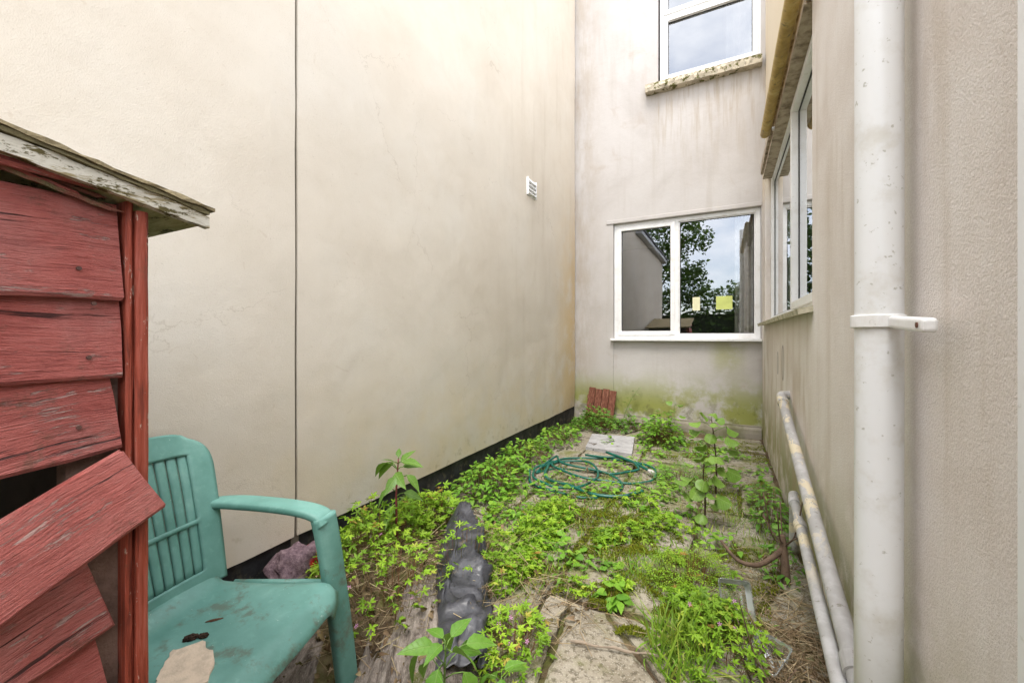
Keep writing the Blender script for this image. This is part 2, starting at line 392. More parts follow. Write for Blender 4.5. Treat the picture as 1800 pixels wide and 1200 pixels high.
# ------------------------------------------------------------------ ground and paving
LX, RX, BY = -1.853, 0.377, 5.5            # left wall, right wall, back wall
def heap(x, y):
    a = max(0, 1-((x+1.45)/.55)**2)*max(0, 1-((y-1.45)/.75)**2)
    return .10*a
def ground_z(x, y):
    return -.017+.020*fbm((x, y, 0), 3.5)+.012*fbm((x, y, 4), 14)+heap(x, y)
def mk_ground():
    fx = [LX-.1+.035*i for i in range(68)]; fy = [-.2+.04*i for i in range(148)]
    xs = [-200, -60, -20, -8, -4]+fx+[1.5, 4, 9, 20, 60, 200]; ys = [-200, -60, -25, -12, -6, -3, -1.2]+fy+[7, 10, 20, 60, 200]
    mb = MB(); V = []
    for x in xs:
        V.append([mb.bm.verts.new((x, y, ground_z(x, y) if LX-.2 < x < .6 and -.3 < y < 6 else -.02)) for y in ys])
    for i in range(len(xs)-1):
        for j in range(len(ys)-1): mb.bm.faces.new((V[i][j], V[i+1][j], V[i+1][j+1], V[i][j+1]))
    return tag(mb.build('ground', SOIL, smooth=True), None, kind='structure')
mk_ground()
paving = bpy.data.objects.new('paving', None); COL.objects.link(paving); paving['kind'] = 'structure'
def cut(poly, p, d):
    """split a convex polygon by the line p + t*d"""
    nrm = Vector((-d[1], d[0])); A, B = [], []
    n = len(poly)
    for i in range(n):
        a, b = Vector(poly[i]), Vector(poly[(i+1) % n]); da, db = (a-Vector(p)).dot(nrm), (b-Vector(p)).dot(nrm)
        (A if da >= 0 else B).append(a)
        if da*db < 0:
            q = a+(b-a)*(da/(da-db)); A.append(q); B.append(q)
    return [q for q in (A, B) if len(q) > 2]
def inset(poly, g):
    c = sum((Vector(p) for p in poly), Vector((0, 0)))/len(poly); out = []
    for p in poly:
        d = Vector(p)-c; out.append(c+d*max(.2, (d.length-g*1.3)/max(d.length, 1e-4)))
    return out
rs = random.Random(21)
slabs = []
sx = .60
for i in range(4):
    for j in range(9):
        x0 = LX+.03+i*sx*.925; y0 = .62+j*.565+(.18 if i % 2 else 0)
        q = [[Vector((x0, y0)), Vector((x0+sx*.925, y0)), Vector((x0+sx*.925, y0+.565)), Vector((x0, y0+.565))]]
        c = Vector((x0+.28, y0+.28))
        nc_ = rs.choice((0, 1, 1, 2)) if j < 5 else rs.choice((0, 0, 1))
        if -.95 < c.x < -.05 and 1.05 < c.y < 1.95: nc_ = 0
        for r_ in range(nc_):
            a = rs.uniform(0, math.pi); nq = []
            for pl in q: nq += cut(pl, c+Vector((rs.uniform(-.1, .1), rs.uniform(-.1, .1))), (math.cos(a), math.sin(a)))
            q = nq
        for p_, d_ in (((-.60, 1.62), (.03, -.26)), ((-.36, 1.64), (-.2, .208))):
            nq = []
            for pl in q:
                m_ = sum(pl, Vector((0, 0)))/len(pl)
                nq += cut(pl, p_, d_) if -.95 < m_.x < -.05 and 1.05 < m_.y < 1.95 else [pl]
            q = nq
        slabs += q
for pl in slabs:
    if max(p.x for p in pl) > RX-.01: pl = [Vector((min(p.x, RX-.012), p.y)) for p in pl]
    if max(p.y for p in pl) > BY-.08: continue
    c = sum(pl, Vector((0, 0)))/len(pl)
    if heap(c.x, c.y) > .05: continue
    # rough the outline
    rough = []
    n = len(pl)
    for i in range(n):
        a, b = pl[i], pl[(i+1) % n]; m_ = max(1, int((b-a).length/.04))
        for t in range(m_):
            q = a+(b-a)*(t/m_); k_ = Vector((fbm((q.x*16, q.y*16, 1)), fbm((q.x*16, q.y*16, 5))))*.016
            rough.append(q+k_)
    o_in, o_top = inset(rough, .014), inset(rough, .026)
    if len(o_in) < 4: continue
    z = .004+rs.uniform(-.006, .010); tx, ty = rs.uniform(-.02, .02), rs.uniform(-.02, .02)
    zz = lambda p: z+(p.x-c.x)*tx+(p.y-c.y)*ty
    mb = MB(); bot = [mb.bm.verts.new((p.x, p.y, -.06)) for p in o_in]
    mid = [mb.bm.verts.new((p.x, p.y, zz(p)-.008)) for p in o_in]; top = [mb.bm.verts.new((p.x, p.y, zz(p))) for p in o_top]
    n = len(bot)
    for A, B in ((bot, mid), (mid, top)):
        for i in range(n): mb.bm.faces.new((A[i], A[(i+1) % n], B[(i+1) % n], B[i]))
    mb.bm.faces.new(top)
    mb.build('paving_slab', SLAB, paving)

# ------------------------------------------------------------------ left house: cream render
lh = thing('neighbouring_house', 'tall cream rendered house wall with vertical joint along the left', 'house', (LX, 3, 0))
JY = 1.292
def slabwall(name, y0, y1, z0, z1, par, mat):
    # a slightly uneven rendered face with real thickness
    mb = MB(); ny = max(2, int((y1-y0)/.12)); nz_ = max(2, int(min(z1-z0, 4)/.2))
    def f(u, v):
        y = y0+(y1-y0)*u; z = z0+(z1-z0)*v
        dx = .006*fbm((0, y, z), 1.2, 3)
        if u in (0, 1): dx -= .004
        if v == 0: z += .006*fbm((3, y, 0), 3); dx -= .003
        if u == 1: y += .006*fbm((2, 0, z), 4)
        return (LX+dx, y, z)
    mb.grid(f, ny, nz_)
    r = bmesh.ops.extrude_face_region(mb.bm, geom=mb.bm.faces[:])
    for g in r['geom']:
        if isinstance(g, bmesh.types.BMVert): g.co.x = LX-.12
    return mb.build(name, mat, par, smooth=False)
slabwall('wall', JY+.007, BY-.03, .195, 6.2, lh, CREAM)
slabwall('wall', -3.2, JY-.007, .195, 3.55, lh, CREAM)
mb = MB(); mb.box((LX-.16, JY-.02, .15), (LX-.014, JY+.02, 6.1)); part_label(mb.build('joint', m_plain('grey_joint_filler', (.17, .15, .12), .9), lh), 'dark vertical movement joint')
mb = MB(); mb.grid(lambda u, v: (LX-.022-.01*fbm((1, u*40, v*2), 1), -3.2+8.7*u, -.1+.34*v), 90, 4); mb.box((LX-.4, -3.2, -.1), (LX-.05, BY, .2))
part_label(mb.build('plinth', BLACK, lh), 'black painted base strip of the cream wall')
mb = MB(); mb.box((LX-3, -3.2, .1), (LX-.121, JY, 3.54)); mb.box((LX-3, JY+.001, .1), (LX-.122, BY+2, 6.15)); mb.build('core', m_plain('rear_masonry', (.4, .36, .3)), lh)
EAVE = m_plain('grey_white_eave', (.52, .54, .56), .5)
mb = MB(); mb.box((LX-.125, -3.4, 3.56), (LX+.13, JY-.012, 3.66), .01); mb.build('eave', EAVE, lh)
mb = MB().prism([(LX+.16, -3.4, 3.665), (LX-3, -3.4, 5.3), (LX-3, -3.4, 5.4), (LX+.16, -3.4, 3.70)], (0, JY+3.38, 0)); mb.build('roof', m_plain('dark_roof_slate', (.09, .09, .10), .6), lh)
vent = MB().box((LX-.01, 3.895, 2.655), (LX+.006, 4.105, 2.84), .002).build('air_vent', UPVC, lh)
part_label(vent, 'small white louvred air vent')
for i in range(4):
    MB().prism([(LX+.006, 3.905, 2.670+i*.042), (LX+.030, 3.905, 2.672+i*.042), (LX+.006, 3.905, 2.706+i*.042)], (0, .19, 0)).build('louvre', UPVC, vent)
for y_ in (3.895, 4.096): MB().box((LX+.006, y_, 2.655), (LX+.026, y_+.009, 2.84)).build('vent_side', UPVC, vent)

# ------------------------------------------------------------------ windows
def window(name, conv, a0, a1, z0, z1, lights, par, label, depth=.07, transom=None):
    """conv(a, d, z): a along the wall, d outwards from the glass line"""
    def bx(mb, A, D, Z, bev=.004):
        p, q = Vector(conv(A[0], D[0], Z[0])), Vector(conv(A[1], D[1], Z[1]))
        mb.box([min(p[i], q[i]) for i in range(3)], [max(p[i], q[i]) for i in range(3)], bev, 2)
    F = .052
    mb = MB()
    bx(mb, (a0, a0+F), (-.03, .035), (z0, z1)); bx(mb, (a1-F, a1), (-.03, .035), (z0, z1))
    bx(mb, (a0+F-.003, a1-F+.003), (-.03, .034), (z0, z0+F)); bx(mb, (a0+F-.003, a1-F+.003), (-.03, .034), (z1-F, z1))
    for m_ in lights[1:-1]: bx(mb, (m_-F*.5, m_+F*.5), (-.03, .033), (z0+F-.003, z1-F+.003))
    fr = mb.build(name, UPVC, par); part_label(fr, label)
    edges = [a0+F]+[v for m_ in lights[1:-1] for v in (m_-F*.5, m_+F*.5)]+[a1-F]
    for i in range(len(lights)-1):
        e0, e1 = edges[2*i], edges[2*i+1]
        spans = [(z0+F, z1-F)] if not transom or i not in transom else [(z0+F, transom[i]-F*.5), (transom[i]+F*.5, z1-F)]
        if len(spans) == 2:
            mb = MB(); bx(mb, (e0, e1), (-.03, .032), (spans[0][1], spans[1][0])); mb.build('transom', UPVC, fr)
        for (s0, s1), openable in zip(spans, (lights_open.get(name+str(i), False),)*2):
            b = .045 if openable else .012
            dd = (.005, .05) if openable else (.0, .022)
            mb = MB(); bx(mb, (e0-(.008 if openable else 0), e0+b), dd, (s0-(.008 if openable else 0), s1)); bx(mb, (e1-b, e1+(.008 if openable else 0)), dd, (s0, s1))
            bx(mb, (e0+b-.002, e1-b+.002), (dd[0], dd[1]-.001), (s0-(.008 if openable else 0), s0+b)); bx(mb, (e0+b-.002, e1-b+.002), (dd[0], dd[1]-.001), (s1-b, s1)); mb.build('sash', UPVC, fr)
            mb = MB(); g = .007; y_ = (.005, .008)
            bx(mb, (e0+b, e0+b+g), y_, (s0+b, s1-b), 0); bx(mb, (e1-b-g, e1-b), y_, (s0+b, s1-b), 0); bx(mb, (e0+b+g, e1-b-g), y_, (s0+b, s0+b+g), 0); bx(mb, (e0+b+g, e1-b-g), y_, (s1-b-g, s1-b), 0)
            mb.build('seal', GASKET, fr)
            mb = MB(); mb.poly([conv(e0+b, .004, s0+b), conv(e1-b, .004, s0+b), conv(e1-b, .004, s1-b), conv(e0+b, .004, s1-b)])
            mb.build('pane', GLASS, fr)
    return fr
lights_open = {'lower_window0': True, 'side_window0': True, 'side_window1': False, 'upper_window0': True}

# ------------------------------------------------------------------ back house
bh = thing('rear_house', 'pale grey rendered back wall with two white windows', 'house', (-.7, BY, 0))
WX0, WX1, WZ0, WZ1 = -1.331, .362, 1.135, 2.66
UX0, UX1, UZ0, UZ1 = -.765, .40, 4.36, 6.1
XE = .395
mb = MB()
xs = [LX-.1, WX0, UX0, .364, 1.2]; zs = [-.1, .13, WZ0, WZ1, UZ0, UZ1, 6.6]
def hole(x, z):
    if WX0 < x < .364 and .13 < z < WZ1: return False
    if UX0 < x < .45 and UZ0 < z < UZ1: return False
    return True
mb.cells(xs, zs, hole, BY, BY+.22); mb.build('wall', BACK, bh)
mb = MB(); mb.grid(lambda u, v: (WX0+u*(.37-WX0), BY+.014+.005*fbm((u*3, 0, v*2), 1), .09+v*(1.10-.09)), 14, 10)
mb.box((WX0, BY+.03, .09), (.37, BY+.2, 1.12)); part_label(mb.build('infill_panel', BACK, bh), 'rendered panel below the lower window with green algae')
mb = MB(); mb.grid(lambda u, v: (LX+.06+u*(RX-LX-.07), BY-.045+.035*v**6-.004*fbm((u*9, v*2, 0), 1), -.1+v*.235), 40, 5); mb.box((LX+.06, BY-.02, -.1), (RX-.01, BY-.001, .131))
part_label(mb.build('plinth', CONC, bh), 'low grey concrete ledge at the wall foot')
mb = MB().box((-1.42, BY-.012, WZ1+.001), (.374, BY+.0, WZ1+.05), .004); part_label(mb.build('lintel', BACK, bh), 'thin projecting drip edge over the lower window')
BK = BY+.075
lw = window('lower_window', lambda a, d, z: (a, BK-d, z), WX0+.004, WX1, WZ0, WZ1-.003, [WX0, -.545, WX1], bh, 'white double window with dark reflecting panes')
mb = MB().box((WX0-.03, BY-.055, WZ0-.032), (WX1+.008, BK-.03, WZ0-.001), .006, 2); mb.build('sill', UPVC, lw)
BKU = BY+.09
uw = window('upper_window', lambda a, d, z: (a, BKU-d, z), UX0+.02, UX1-.02, UZ0+.02, UZ1, [UX0, UX1], bh, 'upper white window above the mossy sill', transom={0: 5.235})
def sillf(u, v):
    x = -.905+u*1.275; a = 2*math.pi*v
    prof = [(-.09, .10), (-.10, .05), (-.095, 0), (0.0, -.005), (.08, 0), (.08, .115), (0.0, .118), (-.06, .112), (-.09, .10)]
    i = min(int(v*8+.001), 7); p = prof[i] if v < 1 else prof[8]
    j = .012*fbm((x*9, i*.8, 3), 1)
    return (x, BY+p[0]+j, UZ0-.105+p[1]+j*.8)
mb = MB().grid(sillf, 40, 8)
mb.bm.faces.new([v for v in sorted((v for v in mb.bm.verts if abs(v.co.x+.905) < 1e-4), key=lambda v: math.atan2(v.co.z-(UZ0-.05), v.co.y-BY))][::1])
part_label(mb.build('sill', SILL, uw), 'thick peeling mossy window sill')
rm = MB()
def room(lo, hi, name, open_face):
    mb = MB().box(lo, hi); bm = mb.bm
    for f in list(bm.faces):
        c = f.calc_center_median()
        i, val = open_face
        if abs(c[i]-val) < 1e-4: bm.faces.remove(f)
    o = mb.build(name, DARKROOM); o['kind'] = 'structure'; return o
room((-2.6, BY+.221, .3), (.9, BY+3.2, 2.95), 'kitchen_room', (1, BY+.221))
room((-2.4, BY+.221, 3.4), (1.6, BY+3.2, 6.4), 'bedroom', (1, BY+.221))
# curtains inside, notes on the glass
def curtain(name, label, x0, x1, y, z0, z1, n=11, m_=None):
    mb = MB(); mb.grid(lambda u, v: (x0+(x1-x0)*u, y+.03*math.sin(u*n*3.1+.6*fbm((u*4, v*2, 0), 1))+.02*v, z0+(z1-z0)*v), n*6, 6)
    return tag(mb.build(name, m_ or CURTAIN, smooth=True), label, 'curtain')
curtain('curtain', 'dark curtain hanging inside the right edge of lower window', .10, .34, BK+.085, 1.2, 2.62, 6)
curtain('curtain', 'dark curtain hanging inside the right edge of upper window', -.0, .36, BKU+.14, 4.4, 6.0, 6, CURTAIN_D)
NOTE = m_plain('pale_yellow_paper', (.58, .64, .20), .8, .1); NOTE2 = m_plain('cream_paper', (.74, .72, .48), .8, .1)
def note(px, py, wd, ht, m_, label):
    u = (px-900)/FPX; v = (590-py)/FPX; y = BK+.004; t = y/(CA+u*SA); x = t*(-SA+u*CA); z = CAMZ+v*t
    mb = MB(); mb.grid(lambda a, b: (x+(a-.5)*wd, y-.0095-.003*abs(b-.5)*a, z+(b-.5)*ht), 4, 4)
    tag(mb.build('paper_note', m_, solid=.0008), label, 'note')
note(1273, 532, .175, .16, NOTE, 'lime yellow square paper stuck on the lower window')
note(1224, 534, .085, .165, NOTE2, 'narrow cream paper stuck on the lower window')

# ------------------------------------------------------------------ right house wing
rh = thing('side_house', 'buff pebbly rendered side wall with a deep window and gutter', 'house', (RX, 2.5, 0))
JB = 2.46
SW0, SW1, SZ0, SZ1 = JB, 5.14, 1.30, 2.84
mb = MB()
cy = lambda a, d, z: (d, a, z)
mb.cells([.8295, JB, 5.16, BY+.0], [-.1, SZ0, SZ1, 3.15], lambda y, z: not ((JB < y < 5.16 and SZ0 < z)), RX, RX+.28, cy)
mb.build('wall', RIGHT, rh)
mb = MB().prism([(RX+.03, y_, z_) for y_, z_ in ((JB+.001, SZ1+.004), (BY-.001, SZ1+.004), (BY-.001, 5.35), (5.0, 5.0), (3.0, 3.55), (JB+.001, 3.15))], (.27, 0, 0)); mb.build('upper_wall', RIGHT, rh)  # unseen top edge shaped to a slope so skylight reaches the far left wall
mb = MB().box((RX, -3.2, -.1), (RX+.28, .36, 1.55)); part_label(mb.build('wall', RIGHT, rh), 'added unseen low wall beyond the door frame, blocking light')  # unseen wall added to hold skylight off the near left wall
SK = RX+.085
sw = window('side_window', lambda a, d, z: (SK-d, a, z), SW0+.02, 5.12, SZ0+.01, SZ1, [SW0, 3.55, 5.12], rh, 'white casement window set deep in the side wall')
mb = MB(); mb.grid(lambda u, v: (RX-.062+.13*v, JB-.03+u*(5.30-JB), SZ0-.012+.03*v+.004*fbm((u*20, v, 0), 1)), 30, 3)
part_label(mb.build('sill', m_plain('chalky_sill_paint', (.56, .52, .40), .85, .45, 12, .5, dark=(.22, .21, .12)), sw, solid=.028), 'thin chalky projecting sill')
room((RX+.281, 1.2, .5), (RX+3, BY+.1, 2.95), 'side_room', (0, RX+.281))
mb = MB(); n = 26
for i in range(n):
    z = SZ0+.02+i*.024
    mb.box((SK+.05, 2.5, z), (SK+.075, 5.1, z+.017))
part_label(mb.build('blind', m_plain('green_grey_blind', (.12, .19, .15), .7), sw), 'greenish slatted blind behind the pane')
mb = MB().box((SK+.038, 2.5, 1.98), (SK+.042, 5.1, SZ1-.03)); part_label(mb.build('roller_blind', m_plain('pale_roller_blind', (.68, .66, .62), .9, .1), sw), 'pale roller blind behind the upper pane')
for i in range(2):
    x0 = RX-.012-.02*i
    mb = MB(); mb.grid(lambda u, v: (x0-.004*fbm((u*8, v*3, i), 1), JB-.02+u*(5.05+.1*i-JB), 2.815+i*.075+v*.085), 24, 2)
    part_label(mb.build('fascia_board', FASCIA, rh, solid=.022), 'flaking timber fascia above the side window')
mb = MB().box((RX-.03, JB+.005, 2.803), (RX+.07, 5.02, 2.812)); mb.build('soffit', FASCIA, rh)
mb = MB()
gy0, gy1 = 1.9, 4.02
gut = [(RX-.082, gy0+(gy1-gy0)*i/14, 2.825+.03*i/14+.004*math.sin(i*1.3)) for i in range(15)]
mb.tube(gut, .036, 14); g = mb.build('gutter', GUTTER, rh, smooth=True); part_label(g, 'ochre stained gutter pipe above the side window')
MB().tube([(RX-.04, 3.93, 2.845), (RX+.02, 3.93, 2.85)], .016, 10).build('gutter_bracket', UPVC, g)
MOSSM = None
# door frame at the right edge of the view
df = thing('door_frame', 'white painted upright frame at the right end of side wall', 'door frame', (RX, .7, 0))
mb = MB().box((RX-.022, .755, -.05), (RX+.05, .823, 3.14), .005, 2).box((RX-.006, .823, -.05), (RX+.02, .831, 3.14)); mb.build('upright', m_upvc('white_frame_paint', (.79, .80, .81), .25), df)
MB().box((RX-.004, .365, -.05), (RX+.05, .754, 3.14)).build('panel', UPVC, df)

# ------------------------------------------------------------------ pipes
PX, PY, PR = .313, 1.235, .0435
dp = thing('soil_pipe', 'thick white vertical drainpipe clipped to the side wall', 'pipe', (PX, PY, 0))
MB().tube([(PX+.002*math.sin(z), PY, z) for z in (-.1, .6, 1.2, 1.8, 2.4, 3, 3.4)], PR, 40).build('pipe', PIPEW, dp, smooth=True)
br = MB()
br.tube([(PX, PY, 1.188), (PX, PY, 1.1905), (PX, PY, 1.2155), (PX, PY, 1.218)], [PR+.004, PR+.006, PR+.006, PR+.004], 40)
clip = br.build('bracket', UPVC, dp, smooth=False)
mb = MB().box((PX+.006, PY-PR-.178, 1.1892), (PX+.03, PY-PR+.05, 1.2168), .007, 3); bmesh.ops.rotate(mb.bm, verts=mb.bm.verts[:], cent=(PX, PY, 1.203), matrix=Matrix.Rotation(R(3.6), 3, 'X')); mb.build('strap', UPVC, clip)
for yy in (PY-PR-.158,):
    MB().tube([(PX+.0062, yy, 1.190), (PX+.0045, yy, 1.190)], .0055, 12).build('screw', m_plain('rusty_steel', (.14, .06, .035), .8), clip)
def waste(name, label, pts, rad, collars, elbow=None):
    t = thing(name, label, 'pipe', pts[-1])
    MB().tube(pts, rad, 20).build('pipe', WASTE, t, smooth=True)
    P = [Vector(p) for p in pts]
    for f_ in collars:
        i = f_*(len(P)-1); a = P[int(i)].lerp(P[min(int(i)+1, len(P)-1)], i-int(i)); d = (P[-1]-P[0]).normalized()
        MB().tube([a-d*.028, a-d*.026, a+d*.026, a+d*.028], [rad+.001, rad+.006, rad+.006, rad+.001], 20).build('collar', WASTE, t, smooth=False)
    if elbow: MB().tube(spline(elbow, 6), rad+.003, 18).build('elbow', WASTE, t, smooth=True)
    return t
A0, A1 = Vector((.330, 3.20, .755)), Vector((.312, 1.29, .235))
waste('waste_pipe', 'sloping grey waste pipe with flaking cream paint, upper of two', [A0.lerp(A1, i/8)+Vector((0, 0, -.008*math.sin(i/8*3.14))) for i in range(9)], .026, (.02, .93), [A0+Vector((0, -.03, -.01)), A0+Vector((.0, .035, .015)), A0+Vector((.02, .06, .02)), A0+Vector((.08, .062, .02))])
B0, B1 = Vector((.318, 2.60, .315)), Vector((.262, 1.05, .20))
waste('waste_pipe', 'thinner grey waste pipe running low along the side wall foot', [B0.lerp(B1, i/8) for i in range(9)], .021, (.03, .2), [B0+Vector((0, -.02, 0)), B0+Vector((.004, .03, .005)), B0+Vector((.01, .05, -.03)), B0+Vector((.01, .055, -.3))])


# ------------------------------------------------------------------ shed
shed = thing('shed', 'small dilapidated red timber shed with a broken corner', 'shed', (-1.2, -.3, 0))
def board(L, h, yend, zb, tilt, x, seed, tb=.013, tt=.005, label=None, warp=.003, lean=.010, mat=None, ragged=.004):
    rs_ = random.Random(seed); mb = MB(); n = 18; rings = []
    for i in range(n+1):
        y = -L*(1-i/n); wz = .006*(mnoise.noise(Vector((y*9, seed, 0)))); wx = warp*mnoise.noise(Vector((y*5, seed, 7)))
        cs = [(lean-.002, 0), (lean+tb*.75, -.001), (lean+tb, .004), (lean*.5+(tb+tt)*.5+.002, h*.5), (tt, h-.003), (tt*.5, h), (-.002, h)]
        ring = []
        for k, (cx_, cz_) in enumerate(cs):
            yy = y
            if i == n: yy += ragged*mnoise.noise(Vector((k*1.7, seed*3, 0)))
            zz = cz_+wz*(1-cz_/h*.5)
            if k in (1, 2): zz += .0022*mnoise.noise(Vector((y*60, seed, 3)))
            ring.append(mb.bm.verts.new((cx_+wx, yy, zz)))
        rings.append(ring)
    m_ = len(rings[0])
    for a, b in zip(rings, rings[1:]):
        for k in range(m_): mb.bm.faces.new((a[k], a[(k+1) % m_], b[(k+1) % m_], b[k]))
    mb.bm.faces.new(rings[0]); mb.bm.faces.new(list(reversed(rings[-1])))
    o = mb.build('board', mat or REDWOOD, None); o.parent = shed
    o.location = Vector((x, yend, zb))-shed.location; o.rotation_euler = (R(tilt), 0, 0)
    if label: o['label'] = label
    return o
SXP = -.805
SPLINTER = m_plain('splintered_mossy_red_wood', (.20, .075, .055), .9, .5, 45, .9, dark=(.13, .12, .06))
board(.95, .142, .271, 1.222, .5, SXP, 1)
board(.95, .140, .271, 1.110, .3, SXP, 2)
board(.95, .150, .271, 1.008, 6.5, SXP, 3)
b4 = board(.62, .108, .312, .911, 27.5, SXP+.036, 4, lean=.002, label='loose board knocked askew and sticking out past the corner', ragged=.008)
board(.95, .175, .262, .752, 15, SXP, 5); board(.95, .17, .262, .632, 9, SXP-.004, 6)
for i, z in enumerate((.52, .40, .28, .16, .04)): board(.95, .14, .268, z, 2, SXP-.004, 10+i)
board(.80, .030, .235, 1.3745, -3.5, SXP+.012, 31, label='splintered board under the roof edge', ragged=.03)
board(.16, .010, .264, 1.350, -13, SXP+.004, 33, tb=.006, tt=.003, ragged=.02, mat=SPLINTER)
board(.15, .012, .250, 1.366, -11, SXP-.002, 34, tb=.005, tt=.003, ragged=.02, mat=SPLINTER)
board(.10, .007, .225, 1.362, -17, SXP+.006, 35, tb=.004, tt=.002, ragged=.02)
def post(y0, y1, z1, x0, x1, seed):
    mb = MB(); n = 26; rings = []
    for i in range(n+1):
        z = z1*i/n; j = lambda k: .0016*mnoise.noise(Vector((z*22, k*3.3, seed)))
        q = [(x0, y0), (x1-.003, y0), (x1, y0+.003), (x1, y1-.003), (x1-.003, y1), (x0, y1)]
        rings.append([mb.bm.verts.new((a+j(k), b+j(k+9), z+(.006*mnoise.noise(Vector((k, seed, 1))) if i == n else 0))) for k, (a, b) in enumerate(q)])
    for a, b in zip(rings, rings[1:]):
        for k in range(6): mb.bm.faces.new((a[k], a[(k+1) % 6], b[(k+1) % 6], b[k]))
    mb.bm.faces.new(rings[-1]); return mb
def m_post():
    k = Mat('red_brown_stained_post'); o = k.pos(); g = k.noise(k.scale(o, (70, 70, 5)), 1.5, 6, .65, .3)
    c = k.ramp(g, [(.3, (.09, .018, .010)), (.5, (.27, .050, .026)), (.72, (.38, .115, .08))])
    c = k.mix(k.rng(k.noise(k.scale(o, (60, 60, 22)), 1.2, 5, .7), .62, .68, 0, .8), c, (.52, .42, .34))
    c = k.mix(k.rng(k.noise(o, 16, 5, .7), .60, .72, 0, .6), c, (.09, .06, .03))
    return k.done(c, .6, k.bump(g, .7, .005), .35)
POST = m_post()
post(.2755, .2845, 1.375, SXP-.02, SXP+.020, 1).build('corner_trim', POST, shed)
post(.2855, .3005, 1.357, SXP-.03, SXP+.026, 2).build('corner_post', POST, shed)
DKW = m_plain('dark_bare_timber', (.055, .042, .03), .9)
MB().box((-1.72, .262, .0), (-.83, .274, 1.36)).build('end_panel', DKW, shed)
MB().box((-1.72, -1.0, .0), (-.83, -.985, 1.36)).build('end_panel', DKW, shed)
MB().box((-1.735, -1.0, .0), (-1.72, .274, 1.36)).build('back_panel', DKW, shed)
MB().box((-.845, .22, .0), (-.812, .2752, 1.35)).build('corner_stud', m_plain('weathered_stud', (.20, .13, .10), .9, .5, 25, .6), shed)
def rz(y): return 1.347+.190*(.372-y)
def m_trim():
    k = Mat('flaking_cream_bargeboard_paint'); p = k.pos(); n = k.noise(k.scale(p, (60, 9, 60)), 1.2, 6, .7, .4)
    c = k.mix(k.rng(n, .47, .54), (.55, .52, .44), (.27, .22, .12))
    c = k.mix(k.rng(k.noise(k.scale(p, (40, 22, 60)), 1.1, 6, .75), .50, .57), c, (.095, .078, .03))
    return k.done(c, .8, k.bump(n, .8, .006), .2)
TRIM = m_trim()
def m_soffit():
    k = Mat('mouldy_soffit_boards'); p = k.pos(); n = k.noise(k.scale(p, (10, 45, 10)), 1.3, 6, .7, .3)
    c = k.mix(k.rng(n, .4, .6), (.40, .37, .20), (.27, .26, .12))
    c = k.mix(k.rng(k.noise(k.scale(p, (22, 60, 22)), 1, 5, .7), .55, .62), c, (.07, .065, .03))
    return k.done(c, .9, k.bump(n, .5, .006), .15)
def strip(y0, y1, n, lo, hi, x0, x1, seed, amp=.003):
    mb = MB(); rings = []
    for i in range(n+1):
        y = y0+(y1-y0)*i/n; b = rz(y); j = lambda k: amp*mnoise.noise(Vector((y*38, k*2.1, seed)))+amp*.7*mnoise.noise(Vector((y*120, k*2.1, seed)))
        rings.append([mb.bm.verts.new(p) for p in ((x0, y, b+lo+j(0)), (x1+j(1), y, b+lo+j(2)), (x1+j(3), y, b+hi+j(4)), (x0, y, b+hi+j(5)))])
    for a, b in zip(rings, rings[1:]):
        for k in range(4): mb.bm.faces.new((a[k], a[(k+1) % 4], b[(k+1) % 4], b[k]))
    mb.bm.faces.new(rings[0]); mb.bm.faces.new(list(reversed(rings[-1]))); return mb
roof = strip(-1.05, .366, 70, .004, .020, -1.80, -.772, 3, .001).build('roof', m_soffit(), shed); part_label(roof, 'mouldy pale underside of the shed roof')
strip(-1.05, .372, 90, .000, .021, -.7715, -.757, 5, .0026).build('bargeboard', TRIM, roof)
strip(-1.05, .370, 90, .0215, .027, -1.80, -.752, 6, .0030).build('roofing_felt', m_plain('mossy_felt', (.17, .145, .075), .95, .45, 30, .6), roof)
strip(-1.05, .376, 90, .0275, .033, -1.80, -.748, 8, .0032).build('roofing_felt', m_plain('tan_felt_edge', (.26, .21, .12), .95, .45, 30, .6), roof)
for y, z in ((.225, 1.262), (.235, 1.14), (.225, 1.045), (.24, 1.215)):
    MB().tube([(SXP+.02, y, z), (SXP+.0235, y, z)], .0028, 8).build('nail', m_plain('nail_steel', (.10, .05, .04), .6), shed)

# ------------------------------------------------------------------ chair
CB = Vector((-1.376, .503)); CF = Vector((.951, .309)); CW = Vector((-.309, .951))
def C3(f, l, z): p = CB+CF*f+CW*l; return Vector((p.x, p.y, z))
ch = thing('garden_chair', 'faded teal plastic garden armchair with slatted back', 'chair', C3(.2, 0, 0))
SZ = .385
def seatf(u, v):
    s = u*2-1; f = -.02+v*.44; hw = .245+.058*min(1, v*1.25)
    if v > .9: hw *= 1-.25*((v-.9)/.1)**2
    z = SZ+.012*s*s-.012*math.sin(v*3.14)+(.03*max(0, .12-v)/.12)-(.05*max(0, (v-.86)/.14)**1.5)
    if abs(s) > .9: z -= .03*((abs(s)-.9)/.1)**1.5
    return C3(f, s*hw, z)
MB().grid(seatf, 26, 26).build('seat', TEAL, ch, smooth=True, solid=.008)
def backp(s, t):
    h0 = .262+.090*t; hw = h0
    if t > .72: hw *= (max(0.0, 1-((t-.72)/.28)**2.1))**(1/2.1)*.22+.78
    a = abs(s); k_ = min(1, max(0, (a-.6)/.4)); k_ = k_*k_*(3-2*k_); lat = math.copysign(a*(h0*(1-k_)+hw*k_), s)
    f = -.015-.135*t-.02*t*t+.03*s*s*(1-.4*t); z = SZ+.005+.465*t
    z -= .045*a**4*max(0, (t-.6)/.4)**1.5
    return C3(f, lat, z)
NS, NT = 50, 70
hs = lambda i: -1+2*(i+.5)/NS; ht = lambda j: (j+.5)/NT
